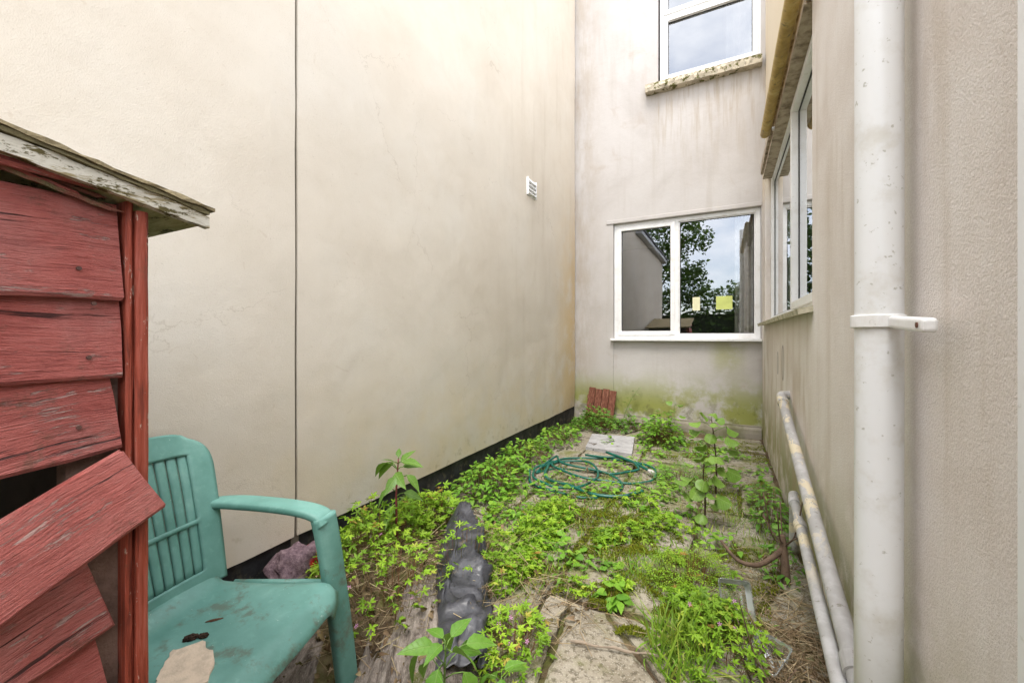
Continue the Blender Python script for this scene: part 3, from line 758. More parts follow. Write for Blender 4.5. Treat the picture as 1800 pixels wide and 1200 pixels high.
def bskip(i, j):
    s, t = hs(i), ht(j); return abs(s) < .76 and .10 < t < .845 and not (.385 < t < .42)
back = MB().grid(lambda u, v: backp(u*2-1, v), NS, NT, bskip).build('backrest', TEAL, ch, smooth=True, solid=.018)
for k in range(15):
    s0 = -.76+k*(1.52/15)+.017; s1 = s0+.080
    MB().grid(lambda u, v: backp(s0+(s1-s0)*u, .088+.77*v)+Vector((CF.x, CF.y, 0))*(.004*(1-(2*u-1)**2)*min(1, 12*v*(1-v))-.003), 4, 16).build('slat', TEAL, back, smooth=True, solid=.010)
for sd in (1, -1):
    # armrest: flat-topped moulding from back to front bend
    arm = spline([C3(-.105, 0.286*sd, .605), C3(-.02, 0.316*sd, .606), C3(.12, 0.332*sd, .600), C3(.24, 0.334*sd, .592), C3(.305, 0.332*sd, .578), C3(.328, 0.332*sd, .552)], 6)
    MB().tube(arm, [(.026+.013*min(1, i/8), .015) for i in range(len(arm))], 14, sq=.55).build('armrest', TEAL, ch, smooth=True)
    leg = spline([C3(.315, 0.332*sd, .578), C3(.330, 0.335*sd, .50), C3(.350, 0.340*sd, .36), C3(.372, 0.348*sd, .18), C3(.392, 0.356*sd, -.02)], 6)
    MB().tube(leg, [(.040-.006*i/len(leg), .022) for i in range(len(leg))], 14, sq=.5).build('leg', TEAL, ch, smooth=True)
    leg = spline([C3(-.03, 0.249*sd, .42), C3(-.07, 0.269*sd, .25), C3(-.13, 0.294*sd, -.01)], 6)
    MB().tube(leg, [(.028, .016) for i in leg], 12, sq=.5).build('leg', TEAL, ch, smooth=True)
    MB().tube([C3(.05, 0.259*sd, SZ-.012), C3(.33, 0.322*sd, SZ-.02)], (.014, .010)[1], 8).build('seat_rail', TEAL, ch, smooth=True)

# debris on the chair
def chip(name, label, cat, pts, z, th, mat, jag=.004, seed=0):
    mb = MB(); out = []; n = len(pts)
    for i in range(n):
        a, b = Vector(pts[i]), Vector(pts[(i+1) % n])
        for t in range(5):
            q = a.lerp(b, t/5); out.append(Vector((q.x+jag*mnoise.noise(Vector((i*5+t, seed, 0))*1.7), q.y+jag*mnoise.noise(Vector((i*5+t, seed, 9))*1.7), z+.004*mnoise.noise(Vector((q.x*20, q.y*20, seed))))))
    mb.prism(out, (0, 0, th)); o = mb.build(name, mat); return tag(o, label, cat)
PALE = m_plain('pale_split_board', (.62, .50, .38), .9, .25, 30, .4)
def onseat(px, py): return ground_at(px, py, SZ-.008).to_2d()
chip('broken_board', 'torn pale piece of board lying on the chair seat', 'board', [onseat(*q) for q in ((300, 1148), (355, 1132), (374, 1148), (368, 1200), (345, 1215), (272, 1215), (280, 1185))], SZ-.006, .007, PALE, .014, 3)
BARK = m_plain('dark_rotten_bark', (.05, .028, .018), .95, .4, 40, .9)
def clod(name, label, px, py, L, wd, h, yaw, mat, z=SZ-.006, cat='debris'):
    c = ground_at(px, py, z); mb = MB(); n, m_ = 14, 10
    def f(u, v):
        a = 2*math.pi*u; b = math.pi*v; d = Vector((math.cos(a)*math.sin(b), math.sin(a)*math.sin(b), math.cos(b)))
        k = 1+.45*fbm(d*2.3+Vector((px, py, 0)), 1, 3)
        q = Vector((d.x*L*k, d.y*wd*k, max(d.z, -.3)*h*k)); cy_, sy_ = math.cos(yaw), math.sin(yaw)
        return Vector((c.x+q.x*cy_-q.y*sy_, c.y+q.x*sy_+q.y*cy_, c.z+.25*h+q.z))
    mb.grid(f, n, m_); bmesh.ops.remove_doubles(mb.bm, verts=mb.bm.verts[:], dist=1e-5)
    return tag(mb.build(name, mat), label, cat)
clod('bark_lump', 'dark crumbly bark lump in the middle of the chair seat', 335, 1122, .018, .010, .008, .9, BARK)
clod('bark_lump', 'smaller dark bark lump touching the larger one on the seat', 357, 1118, .013, .008, .007, .6, BARK)
clod('bark_flake', 'thin brown bark flake right of the lumps on chair seat', 376, 1090, .020, .004, .003, .9, m_plain('brown_flake', (.12, .06, .035), .95, .4, 40))
clod('bark_flake', 'black sliver near the slatted back on the chair seat', 313, 1075, .016, .003, .002, .7, BARK)
clod('bark_flake', 'black sliver beside the shed post on the chair seat', 268, 1098, .018, .004, .002, .7, BARK)

# ------------------------------------------------------------------ clutter on the ground
def m_sheet():
    k = Mat('black_polythene'); o = k.pos(); n = k.noise(o, 9, 5, .6, .6)
    c = k.mix(k.rng(n, .5, .7), (.035, .036, .042), (.085, .085, .095))
    c = k.mix(k.rng(k.noise(o, 14, 5, .7), .60, .70, 0, .6), c, (.16, .13, .09))
    cr = k.noise(o, 7, 3, .5, .8)
    return k.done(c, k.rng(n, .3, .7, .30, .5), k.bump(k.math('ADD', cr, k.mul(k.noise(o, 30, 4, .6, 1.2), .25)), .5, .02), .5)
S0, S1 = Vector((-1.45, 2.10, .14)), Vector((-.80, 1.12, .05))
def sheetf(u, v):
    p = S0.lerp(S1, u); d = (S1-S0).normalized(); n = Vector((-d.y, d.x, 0)).normalized()
    a = math.pi*(v*1.2-.10); wd = .092+.025*math.sin(u*3.1)+.02*mnoise.noise(Vector((u*7, v*3, 2)))-.075*max(0, .32-u)/.32; h = .15*(1-.6*u)*(1-.5*max(0, .1-u)/.1)
    q = p+n*(wd*math.cos(a))+Vector((0, 0, -.10+.07*u+h*math.sin(a)))
    r1 = 1-abs(mnoise.noise(Vector((u*5, v*3.2, 1)))); r2 = 1-abs(mnoise.noise(Vector((u*11+3*v, v*4, 5))))
    k = .03*fbm(q*3.0, 1, 2)+.030*r1**7+.014*r2**8
    return q+Vector((k*.5, k, k*1.2))
tag(MB().grid(sheetf, 90, 50).build('plastic_sheet', m_sheet(), smooth=True, solid=.003), 'crumpled black plastic sheet lying among the weeds', 'plastic sheet')
def m_sack():
    k = Mat('rotting_grey_sacking'); o = k.obj(); g = k.noise(k.scale(o, (16, 4.5, 16)), 1.4, 8, .72, 1.0); n = k.noise(o, 7, 6, .65)
    c = k.ramp(g, [(.28, (.05, .038, .033)), (.46, (.22, .185, .155)), (.66, (.42, .365, .315))])
    c = k.mix(k.rng(n, .55, .7, 0, .6), c, (.12, .09, .075))
    c = k.mix(k.rng(k.noise(o, 6, 6, .75), .60, .68, 0, .85), c, (.10, .12, .015))
    wv = k.noise(k.scale(o, (160, 60, 160)), 1.5, 4, .65); c = k.mix(k.mul(k.rng(wv, .5, .68), .5), c, (.50, .44, .385))
    return k.done(c, .95, k.bump(k.math('ADD', g, k.mul(wv, .3)), 1.0, .025), .1)
SACK = m_sack()
def sacking(name, label, p0, p1, wd, h, seed, nf):
    p0, p1 = Vector(p0), Vector(p1); L = (p1-p0).length; ang = math.atan2(p1.y-p0.y, p1.x-p0.x)-math.pi/2
    def f(u, v):
        s = u*2-1; y = v*L; tw = .25*mnoise.noise(Vector((v*3, seed, 0)))
        rid = 1-abs(mnoise.noise(Vector((s*nf*1.1+tw*5, v*1.6, seed))))*2.0+.5*(1-2*abs(mnoise.noise(Vector((s*nf*2.6+tw*7, v*2.5, seed+3)))))
        edge = max(0, 1-abs(s)**3)*max(0, 1-(abs(v*2-1))**2.5)
        z = h*edge*(.55+.3*mnoise.noise(Vector((s*1.3, v*2.2, seed))))+edge*.045*rid+.012*fbm((s*6, v*3, seed), 1)
        x = s*wd*(.85+.2*mnoise.noise(Vector((v*3.1, seed, 4))))+.03*tw
        return Vector((x, y, z))
    o = MB().grid(f, 70, 50).build(name, SACK, smooth=True); o.location = (p0.x, p0.y, -.01); o.rotation_euler = (0, 0, ang)
    return tag(o, label, 'sacking')
sacking('old_sacking', 'weathered grey folded sacking with moss beside the chair leg', (-1.43, 1.68, 0), (-.74, .82, 0), .27, .10, 2.3, 3.2)
sacking('old_sacking', 'dark rotting fabric on the ground under the chair', (-1.62, 1.30, 0), (-1.05, .42, 0), .20, .05, 7.7, 3)
k = Mat('purple_grey_cloth'); o_ = k.pos(); n_ = k.noise(o_, 60, 4, .7); x_, y_, z_ = k.sep(o_)
c_ = k.ramp(n_, [(.3, (.07, .045, .055)), (.55, (.16, .11, .125)), (.75, (.27, .20, .21))])
c_ = k.mix(k.mul(k.rng(y_, 1.20, 1.215), k.rng(z_, .19, .16)), c_, (.55, .035, .035))
CLOTH = k.done(c_, .95, k.bump(n_, .8, .008), .1)
def blob(f, n=26, m_=18):
    mb = MB().grid(f, n, m_); bmesh.ops.remove_doubles(mb.bm, verts=mb.bm.verts[:], dist=1e-4); return mb
cc = Vector((-1.70, 1.20, .12))
def clothf(u, v):
    a = 2*math.pi*u; b = math.pi*v; d = Vector((math.cos(a)*math.sin(b), math.sin(a)*math.sin(b), math.cos(b)))
    k_ = 1+.3*fbm(d*1.5, 1, 3)-.16*abs(math.sin(d.y*6+d.z*3)); q = Vector((d.x*.10, d.y*.15, d.z*.115))*k_
    return cc+Vector((q.x, q.y, max(q.z, -.12)))
tag(blob(clothf).build('cloth', CLOTH, smooth=True), 'purple grey cloth bundle with a red patch against the wall', 'cloth')

HOSE = m_plain('dark_green_hose', (.004, .105, .075), .35, .3, 25, .1, .5)
rh_ = random.Random(12); hp = [(-1.60, 3.22, .03), (-1.50, 3.20, .03)]
def loops(cx, cy_, rx, ry, a0, a1, z, n):
    return [(cx+rx*math.cos(a0+(a1-a0)*i/n)+rh_.uniform(-.022, .022), cy_+ry*math.sin(a0+(a1-a0)*i/n)+rh_.uniform(-.022, .022), z+.012*math.sin(i*.9)) for i in range(n+1)]
hp += loops(-1.06, 3.12, .38, .30, 3.3, 3.3+6.0, .018, 14)
hp += loops(-.94, 3.50, .44, .30, 3.2, 3.2+6.2, .03, 14)
hp += loops(-1.16, 3.22, .26, .34, 3.1, 3.1+6.3, .04, 14)
hp += loops(-1.02, 3.58, .36, .22, 3.1, 3.1+5.2, .048, 12)
hose = thing('garden_hose', 'coiled dark green garden hose lying on the paving', 'hose', (-1, 3.3, 0))
MB().tube(spline(hp, 7), .0095, 8).build('hose_coil', HOSE, hose, smooth=True)
end = [(-1.05, 2.98, .03), (-.85, 2.90, .028), (-.66, 2.93, .035), (-.52, 3.03, .065)]
MB().tube(spline([(-1.38, 3.35, .04), (-1.28, 3.06, .03)]+end, 8), .0125, 8).build('hose_end', HOSE, hose, smooth=True)
MB().tube(spline([(-1.0, 3.86, .07), (-.75, 3.72, .06), (-.62, 3.62, .05), (-.56, 3.56, .045)], 6), .0115, 8).build('hose_end', HOSE, hose, smooth=True)
MB().tube([(-.565, 3.565, .045), (-.545, 3.545, .045), (-.535, 3.535, .045), (-.515, 3.515, .045)], [.016, .019, .019, .013], 12).build('connector', m_plain('grey_connector', (.5, .48, .46), .4), hose)

k = Mat('pale_stone'); o_ = k.pos(); n_ = k.noise(o_, 9, 6, .7); c_ = k.ramp(n_, [(.3, (.25, .245, .245)), (.6, (.37, .365, .365))])
c_ = k.mix(k.rng(k.noise(o_, 7, 5, .65, .4), .60, .63), c_, (.09, .075, .06)); STONE = k.done(c_, .9, k.bump(n_, .3, .006), .2)
tag(MB().prism([(-1.36, 4.62, .0), (-.90, 4.70, .0), (-.79, 4.0, .0), (-1.26, 4.05, .0)], (0, 0, .045)).build('stone_slab', STONE), 'loose pale grey slab with dark flecks near the hose', 'slab')
# leaning ribbed brown board
bd = thing('leaning_board', 'ribbed brown timber piece leaning in the back left corner', 'board', (-1.46, 5.3, 0))
k = Mat('brown_stained_timber'); o_ = k.obj(3); g_ = k.noise(k.scale(o_, (50, 50, 6)), 1.3, 6, .65, .3)
c_ = k.ramp(g_, [(.3, (.06, .022, .014)), (.52, (.16, .058, .035)), (.72, (.30, .15, .10))]); BRN = k.done(c_, .75, k.bump(g_, .6, .006), .2)
for i in range(4):
    x0 = -1.675+i*.094
    mb = MB().box((x0, -.012, 0), (x0+.088, .012, .46-.012*(i % 2)), .004)
    bmesh.ops.rotate(mb.bm, verts=mb.bm.verts[:], cent=(0, 0, 0), matrix=Matrix.Rotation(R(-17), 3, 'X'))
    bmesh.ops.rotate(mb.bm, verts=mb.bm.verts[:], cent=(-1.48, 0, 0), matrix=Matrix.Rotation(R(4), 3, 'Y'))
    bmesh.ops.translate(mb.bm, vec=(0, 5.33, .02), verts=mb.bm.verts[:]); mb.build('plank', BRN, bd)
for z_ in (.05, .33):
    mb = MB().box((-1.67, .013, z_), (-1.30, .03, z_+.04))
    bmesh.ops.rotate(mb.bm, verts=mb.bm.verts[:], cent=(0, 0, 0), matrix=Matrix.Rotation(R(-17), 3, 'X')); bmesh.ops.translate(mb.bm, vec=(0, 5.33, .02), verts=mb.bm.verts[:])
    mb.build('batten', BRN, bd)
# clear plastic trays
k = Mat('clear_plastic'); tr_ = k.node('ShaderNodeBsdfTransparent', {'Color': (.92, .94, .94)}); gl_ = k.node('ShaderNodeBsdfGlossy', {'Color': (.9, .92, .95), 'Roughness': .12})
df_ = k.node('ShaderNodeBsdfDiffuse', {'Color': (.55, .56, .55)}); m1_ = k.node('ShaderNodeMixShader', {0: .5, 1: gl_.outputs[0], 2: df_.outputs[0]})
f_ = k.math('ADD', k.mul(k.node('ShaderNodeFresnel', {'IOR': 1.5}).outputs[0], 1.2), .07); m2_ = k.node('ShaderNodeMixShader', {0: f_, 1: tr_.outputs[0], 2: m1_.outputs[0]})
k.nt.links.new(m2_.outputs[0], k.outn.inputs['Surface']); CLEAR = k.m
def tray(name, label, c, wd, L, h, yaw, pitch):
    t = thing(name, label, 'plastic tray', c); M_ = Matrix.Translation(Vector(c)) @ Matrix.Rotation(yaw, 4, 'Z') @ Matrix.Rotation(pitch, 4, 'X')
    def f(u, v):
        a = 2*math.pi*u+.01; q = lambda s: math.copysign(min(1, abs(s)*1.35), s); r_ = .80+.2*min(1, v*1.2) if v > 0 else 0
        x, y = q(math.cos(a)), q(math.sin(a)); z = h*(v*1.25-.25 if v > .2 else 0)
        if v < .2: r_ = v/.2*.8
        z += .004*math.sin(u*75)*(v > .25)
        return M_ @ Vector((x*wd*r_, y*L*r_, z))
    MB().grid(f, 48, 10).build('tray', CLEAR, t, smooth=True)
    rim = [M_ @ Vector((math.copysign(min(1, abs(math.cos(2*math.pi*i/48))*1.35), math.cos(2*math.pi*i/48))*wd*1.02, math.copysign(min(1, abs(math.sin(2*math.pi*i/48))*1.35), math.sin(2*math.pi*i/48))*L*1.02, h)) for i in range(49)]
    MB().tube(rim, .002, 6).build('rim', CLEAR, t, smooth=True)
tray('plastic_tray', 'clear plastic punnet tipped on its side among weeds', (.03, 1.98, .045), .06, .075, .06, .25, 1.0)
tray('plastic_tray', 'crushed clear plastic punnet nearer the pipes', (.135, 1.72, .01), .055, .07, .04, -.5, .25)
BARKW = m_plain('brown_twig_bark', (.15, .10, .068), .85, .45, 30, .6); STICK = m_plain('pale_dry_stick', (.30, .24, .18), .85, .4, 40, .5)
a_, b_ = ground_at(1003, 1126, .02), ground_at(1160, 1153, .02)
st = thing('stick', 'long straight dry stick lying across the paving', 'stick', a_)
MB().tube([a_.lerp(b_, i/8)+Vector((0, 0, .004*math.sin(i*2))) for i in range(9)], [.0045+.0015*math.sin(i*1.7) for i in range(9)], 7).build('shaft', STICK, st)
MB().tube([a_.lerp(b_, .82), a_.lerp(b_, .95)+Vector((.01, .05, .012))], [.003, .002], 6).build('side_twig', STICK, st)
sp = thing('cut_stump', 'pruned woody shrub stump with a bent branch by the pipes', 'stump', (.255, 2.32, 0))
MB().tube(spline([(.255, 2.30, -.03), (.25, 2.31, .08), (.245, 2.33, .17), (.24, 2.34, .22)], 5), [.022-.0006*i for i in range(16)], 9).build('trunk', BARKW, sp, smooth=True)
MB().tube(spline([(.245, 2.33, .16), (.20, 2.30, .12), (.13, 2.24, .095), (.05, 2.24, .10), (-.02, 2.30, .15)], 5), [.015-.0004*i for i in range(21)], 8).build('branch', BARKW, sp, smooth=True)
for i in range(6):
    a = -1.0+i*1.1+.4*math.sin(i*7); l = .06+.20*((i*37) % 10)/10
    MB().tube(spline([(.245, 2.33, .16+.005*i), (.245+.05*math.cos(a), 2.33+.05*math.sin(a), .22), (.245+.09*math.cos(a), 2.33+.11*math.sin(a), .2+l)], 4), .0032, 5).build('shoot', BARKW, sp, smooth=True)
ds = thing('dead_stems', 'cluster of thin dead brown stems at the pipe foot', 'dead plant', (.16, 1.55, 0))
for i in range(6):
    r_ = random.Random(40+i); x, y = r_.uniform(.05, .22), r_.uniform(1.42, 1.78); L = r_.uniform(.10, .32); dx, dy = r_.uniform(-.12, .10), r_.uniform(-.08, .12)
    MB().tube(spline([(x, y, -.02), (x+dx*.3+r_.uniform(-.02, .02), y+dy*.3, L*.45), (x+dx, y+dy, L)], 5), [r_.uniform(.0028, .005)*(1-.6*j/10) for j in range(11)], 6).build('dead_stem', BARKW, ds, smooth=True)


# ------------------------------------------------------------------ plants
def tri(F):
    out = []
    for f in F:
        for i in range(1, len(f)-1): out.append((f[0], f[i], f[i+1]))
    return out
def t_ovate(wd=.55, droop=.25, fold=.12, ser=0):
    rows = [(0, .02), (.12, .55), (.32, 1.0), (.55, .86), (.78, .46), (1.0, 0)]
    V, F = [], []
    for y, k in rows:
        z = -droop*y*y; V += [(-wd/2*k, y-.04*k, z+fold*k*.5), (0, y, z), (wd/2*k, y-.04*k, z+fold*k*.5)]
    for i in range(len(rows)-1):
        a = 3*i; F += [(a, a+1, a+4, a+3), (a+1, a+2, a+5, a+4)]
    return np.array(V), tri(F)
def t_round(droop=.15):
    V = [(0, .42, 0)]; n = 14
    for i in range(n):
        a = 2*math.pi*i/n-math.pi/2; r = .52*(1-.35*math.exp(-((i if i < n/2 else n-i)/1.1)**2))
        V.append((r*math.cos(a), .5+r*math.sin(a), -droop*(r*math.cos(a))**2*2+.05*math.sin(i*2.1)))
    return np.array(V), [(0, i, i % n+1) for i in range(1, n+1)]
def t_palm(lobes=5, deep=.52, sub=True):
    V = [(0, .32, 0)]; pts = []
    for k in range(lobes):
        a = math.pi/2+(k-(lobes-1)/2)*(2*math.pi*.82/lobes); L = .68-.10*abs(k-(lobes-1)/2)
        for da, r in ((-.36, .30), (-.30, .62), (-.14, .70), (-.09, .98), (.09, .98), (.14, .70), (.30, .62), (.36, .30)) if sub else ((-.42, .4), (-.2, .8), (0, 1.0), (.2, .8), (.42, .4)):
            rr = L*(r if r > .35 else deep*.62); pts.append((rr*math.cos(a+da), .32+rr*math.sin(a+da), .06*math.sin(3*da)+.10*(1-rr)-.12*rr*rr))
    pts.sort(key=lambda p: (math.atan2(p[1]-.32, p[0])+math.pi/2) % (2*math.pi)) if False else None
    V += pts; n = len(pts)
    return np.array(V), [(0, i, i+1) for i in range(1, n)]
def t_blade(curl=.5, wd=.03):
    rows = [(0, .8), (.25, 1), (.5, .9), (.75, .6), (1, 0.05)]; V, F = [], []
    for t, k in rows:
        y = t*(1-.35*curl*t); z = t-.75*curl*t*t
        V += [(-wd*k, y*curl*.8, z), (wd*k, y*curl*.8, z)]
    for i in range(4): a = 2*i; F.append((a, a+1, a+3, a+2))
    return np.array(V), tri(F)
def t_stem():
    V = [(math.cos(a), 0, math.sin(a)) for a in (0, 2.1, 4.2)]+[(.7*math.cos(a), 1, .7*math.sin(a)) for a in (0, 2.1, 4.2)]
    return np.array(V), tri([(0, 1, 4, 3), (1, 2, 5, 4), (2, 0, 3, 5)])
def t_fern():
    V, F = [], []
    for k in range(4):
        y = .25+.18*k; L = .34-.06*k
        for sd in (-1, 1):
            for j in (0, 1):
                b = len(V); x0 = sd*L*(.15+.45*j); y0 = y+.10*j; s = L*.42
                V += [(x0, y0, .02*k), (x0+sd*s*.5, y0-s*.28, .01), (x0+sd*s, y0+s*.15, -.03), (x0+sd*s*.45, y0+s*.40, .01)]; F.append((b, b+1, b+2, b+3))
    b = len(V); V += [(0, .85, .05), (-.08, .92, .03), (0, 1.08, 0), (.08, .92, .03)]; F.append((b, b+1, b+2, b+3))
    return np.array(V), tri(F)
def t_flower():
    V, F = [(0, 0, 0)], []
    for k in range(5):
        a = k*2*math.pi/5; b = len(V)
        V += [(.55*math.cos(a-.32), .55*math.sin(a-.32), .15), (1.0*math.cos(a-.2), 1.0*math.sin(a-.2), .12), (1.0*math.cos(a+.2), 1.0*math.sin(a+.2), .12), (.55*math.cos(a+.32), .55*math.sin(a+.32), .15)]; F.append((0, b, b+1, b+2, b+3))
    return np.array(V), tri(F)
OV, OVN, RO, PALM, FERN, STEM, FLW = t_ovate(), t_ovate(.4, .35), t_round(), t_palm(), t_fern(), t_stem(), t_flower()
BL = [t_blade(.25), t_blade(.6), t_blade(1.0)]
def rots(yaw, pitch, roll):
    cy_, sy_, cp, sp_, cr, sr = np.cos(yaw), np.sin(yaw), np.cos(pitch), np.sin(pitch), np.cos(roll), np.sin(roll)
    z, o = np.zeros_like(yaw), np.ones_like(yaw)
    Z = np.stack([np.stack([cy_, -sy_, z], -1), np.stack([sy_, cy_, z], -1), np.stack([z, z, o], -1)], -2)
    X = np.stack([np.stack([o, z, z], -1), np.stack([z, cp, -sp_], -1), np.stack([z, sp_, cp], -1)], -2)
    Y = np.stack([np.stack([cr, z, sr], -1), np.stack([z, o, z], -1), np.stack([-sr, z, cr], -1)], -2)
    return Z @ X @ Y
class Fol:
    def __init__(s): s.V, s.F, s.A, s.n = [], [], [], 0
    def add(s, T, pos, rot, sc, var):
        V, F = T; pos = np.asarray(pos, float); N = len(pos)
        if N == 0: return s
        sc = np.asarray(sc, float); sc = sc[:, None]*np.ones((1, 3)) if sc.ndim == 1 else sc
        P = np.einsum('nij,nvj->nvi', rot, V[None]*sc[:, None, :])+pos[:, None, :]
        F = np.array(F); k = len(V)
        s.V.append(P.reshape(-1, 3)); s.F.append((F[None]+(np.arange(N)*k)[:, None, None]+s.n).reshape(-1, 3)); s.A.append(np.repeat(var, len(F))); s.n += N*k
        return s
    def stems(s, a, b, r, var):
        a, b = np.asarray(a, float), np.asarray(b, float); d = b-a; L = np.linalg.norm(d, axis=1)+1e-6; d = d/L[:, None]
        yaw = np.arctan2(-d[:, 0], d[:, 1]); pitch = np.arcsin(np.clip(d[:, 2], -1, 1))
        return s.add(STEM, a, rots(yaw, pitch, np.zeros_like(yaw)), np.stack([r+0*L, L, r+0*L], -1), var)
    def build(s, name, m, parent=None, off=None):
        V = np.concatenate(s.V); F = np.concatenate(s.F); A = np.concatenate(s.A).astype(np.float32)
        if parent is not None: V = V-np.array(world_loc(parent))
        me = bpy.data.meshes.new(name); me.vertices.add(len(V)); me.vertices.foreach_set('co', V.astype(np.float32).ravel())
        me.loops.add(F.size); me.loops.foreach_set('vertex_index', F.astype(np.int32).ravel())
        me.polygons.add(len(F)); me.polygons.foreach_set('loop_start', np.arange(0, F.size, 3, dtype=np.int32)); me.polygons.foreach_set('loop_total', np.full(len(F), 3, np.int32))
        at = me.attributes.new('var', 'FLOAT', 'FACE'); at.data.foreach_set('value', A)
        me.update(); me.validate(); me.materials.append(m)
        o = bpy.data.objects.new(name, me); COL.objects.link(o); o.parent = parent
        return o
G_ROB = m_foliage('fresh_lobed_leaf', [(0, (0.166, 0.307, 0.023)), (.45, (0.256, 0.461, 0.028)), (.85, (0.384, 0.563, 0.045)), (.97, (0.461, 0.486, 0.077)), (1, (0.435, 0.256, 0.064))])
G_MINT = m_foliage('bright_oval_leaf', [(0, (0.117, 0.286, 0.029)), (.5, (0.195, 0.416, 0.039)), (1, (0.325, 0.546, 0.058))])
G_DARK = m_foliage('mid_green_leaf', [(0, (0.078, 0.208, 0.026)), (.5, (0.143, 0.312, 0.039)), (1, (0.247, 0.429, 0.065))])
G_GRASS = m_foliage('grass_blade', [(0, (0.120, 0.264, 0.024)), (.6, (0.228, 0.408, 0.036)), (.9, (0.384, 0.456, 0.072)), (1, (0.552, 0.456, 0.216))])
G_MOSS = m_foliage('cushion_moss', [(0, (0.075, 0.094, 0.007)), (.5, (0.150, 0.175, 0.013)), (1, (0.263, 0.275, 0.025))], .9, .15, .1)
G_STEM = m_foliage('reddish_stem', [(0, (.10, .16, .03)), (.5, (.22, .12, .05)), (1, (.24, .05, .045))], .6, .1)
G_PALE = m_foliage('pale_round_leaf', [(0, (.11, .25, .05)), (.5, (.15, .29, .065)), (1, (.25, .42, .12))])
PINK = m_foliage('pink_petal', [(0, (.62, .22, .50)), (1, (.75, .40, .66))], .6, .3)
DRY = m_foliage('dry_stalk', [(0, (.14, .09, .05)), (.5, (.30, .21, .12)), (1, (.50, .40, .25))], .85, .05)
LITTER = m_foliage('dead_leaf', [(0, (.07, .042, .026)), (.5, (.17, .105, .06)), (1, (.36, .25, .16))], .85, .15)

def leaf_mesh(name, T, m_):
    V, F = T; me = bpy.data.meshes.new(name); me.from_pydata([tuple(v) for v in V], [], [tuple(f) for f in F]); at = me.attributes.new('var', 'FLOAT', 'FACE'); at.data.foreach_set('value', np.full(len(F), .5, np.float32))
    me.materials.append(m_)
    for p in me.polygons: p.use_smooth = True
    return me
ME_FLOWER = leaf_mesh('flower', FLW, PINK)
def clump(name, label, cat, c, rx, ry, h, n, T, size, m_, lift=0, pitch=(-.3, .6), flowers=0, yaw=0, tall=1.0, sr=.0011, group=None, grow=None):
    """a plant: leaves on stalks that rise from the middle of a patch"""
    c = Vector(c); t = thing(name, label, cat, (c.x, c.y, 0), group)
    r = np.sqrt(rng.random(n)); a = rng.random(n)*2*math.pi
    ca, sa = math.cos(yaw), math.sin(yaw); lx, ly = rx*r*np.cos(a), ry*r*np.sin(a)
    bumps = np.array([mnoise.noise(Vector((c.x*7+x*9, c.y*7+y*9, 2))) for x, y in zip(lx, ly)])
    x = c.x+lx*ca-ly*sa; y = c.y+lx*sa+ly*ca
    keep = (x > LX+.03) & (x < RX-.02) & (y < BY-.06) & (bumps > -.42+.25*(r-.5)); 
    x, y, r, a, lx, ly, bumps = [q[keep] for q in (x, y, r, a, lx, ly, bumps)]; n = len(x)
    gz = np.array([max(ground_z(p, q), 0) for p, q in zip(x, y)])
    z = gz+lift+h*(1-.75*r**2)*(.30+.70*rng.random(n)**.8)*(1+.5*bumps)
    yw = a+yaw-math.pi/2+rng.normal(0, .9, n)
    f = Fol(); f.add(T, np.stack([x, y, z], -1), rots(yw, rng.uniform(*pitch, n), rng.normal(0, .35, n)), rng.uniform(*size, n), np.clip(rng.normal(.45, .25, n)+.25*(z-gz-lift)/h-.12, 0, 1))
    f.build('foliage', m_, t)
    g = Fol(); k = .55+.3*rng.random(n)
    bx, by = c.x+(x-c.x)*k, c.y+(y-c.y)*k
    g.stems(np.stack([bx, by, gz-.01], -1), np.stack([x, y, z], -1), sr, rng.random(n)); g.build('stems', G_STEM, t)
    if flowers:
        i = rng.choice(n, flowers)
        for q in i:
            fl = bpy.data.objects.new('flower', ME_FLOWER); COL.objects.link(fl); fl.parent = t; fl.scale = (.0085,)*3
            fl.location = Vector((x[q], y[q], z[q]+.018+.02*random.random()))-world_loc(t); fl.rotation_euler = (random.uniform(.2, .9), random.uniform(-.3, .3), random.uniform(-1, 1))
    return t
ga = ground_at
# left mass of lobed weeds
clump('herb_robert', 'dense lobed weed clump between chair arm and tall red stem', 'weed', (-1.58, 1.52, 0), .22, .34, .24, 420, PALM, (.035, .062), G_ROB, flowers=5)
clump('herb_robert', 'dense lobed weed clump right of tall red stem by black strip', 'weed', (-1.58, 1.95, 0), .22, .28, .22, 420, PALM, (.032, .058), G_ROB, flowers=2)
clump('herb_robert', 'sparse lobed weed trailing over the grey sacking', 'weed', (-1.22, 1.27, 0), .20, .26, .17, 120, PALM, (.028, .05), G_ROB, lift=.06, flowers=4)
clump('herb_robert', 'thin lobed weed straggling over the black plastic sheet', 'weed', (-1.10, 1.62, 0), .12, .22, .10, 40, PALM, (.026, .045), G_ROB, lift=.12)
clump('herb_robert', 'lobed weed with pink flowers at front edge beside black sheet', 'weed', ga(895, 1130, .04), .13, .20, .13, 170, PALM, (.026, .048), G_ROB, flowers=6)
clump('herb_robert', 'lobed weed growing round the clear punnet at lower right', 'weed', (-.01, 1.72, 0), .16, .22, .16, 170, PALM, (.026, .048), G_ROB, flowers=4)
clump('herb_robert', 'small lobed weed in lower right corner by the pipe foot', 'weed', (.09, 1.40, 0), .14, .12, .12, 75, PALM, (.026, .045), G_ROB, flowers=1)
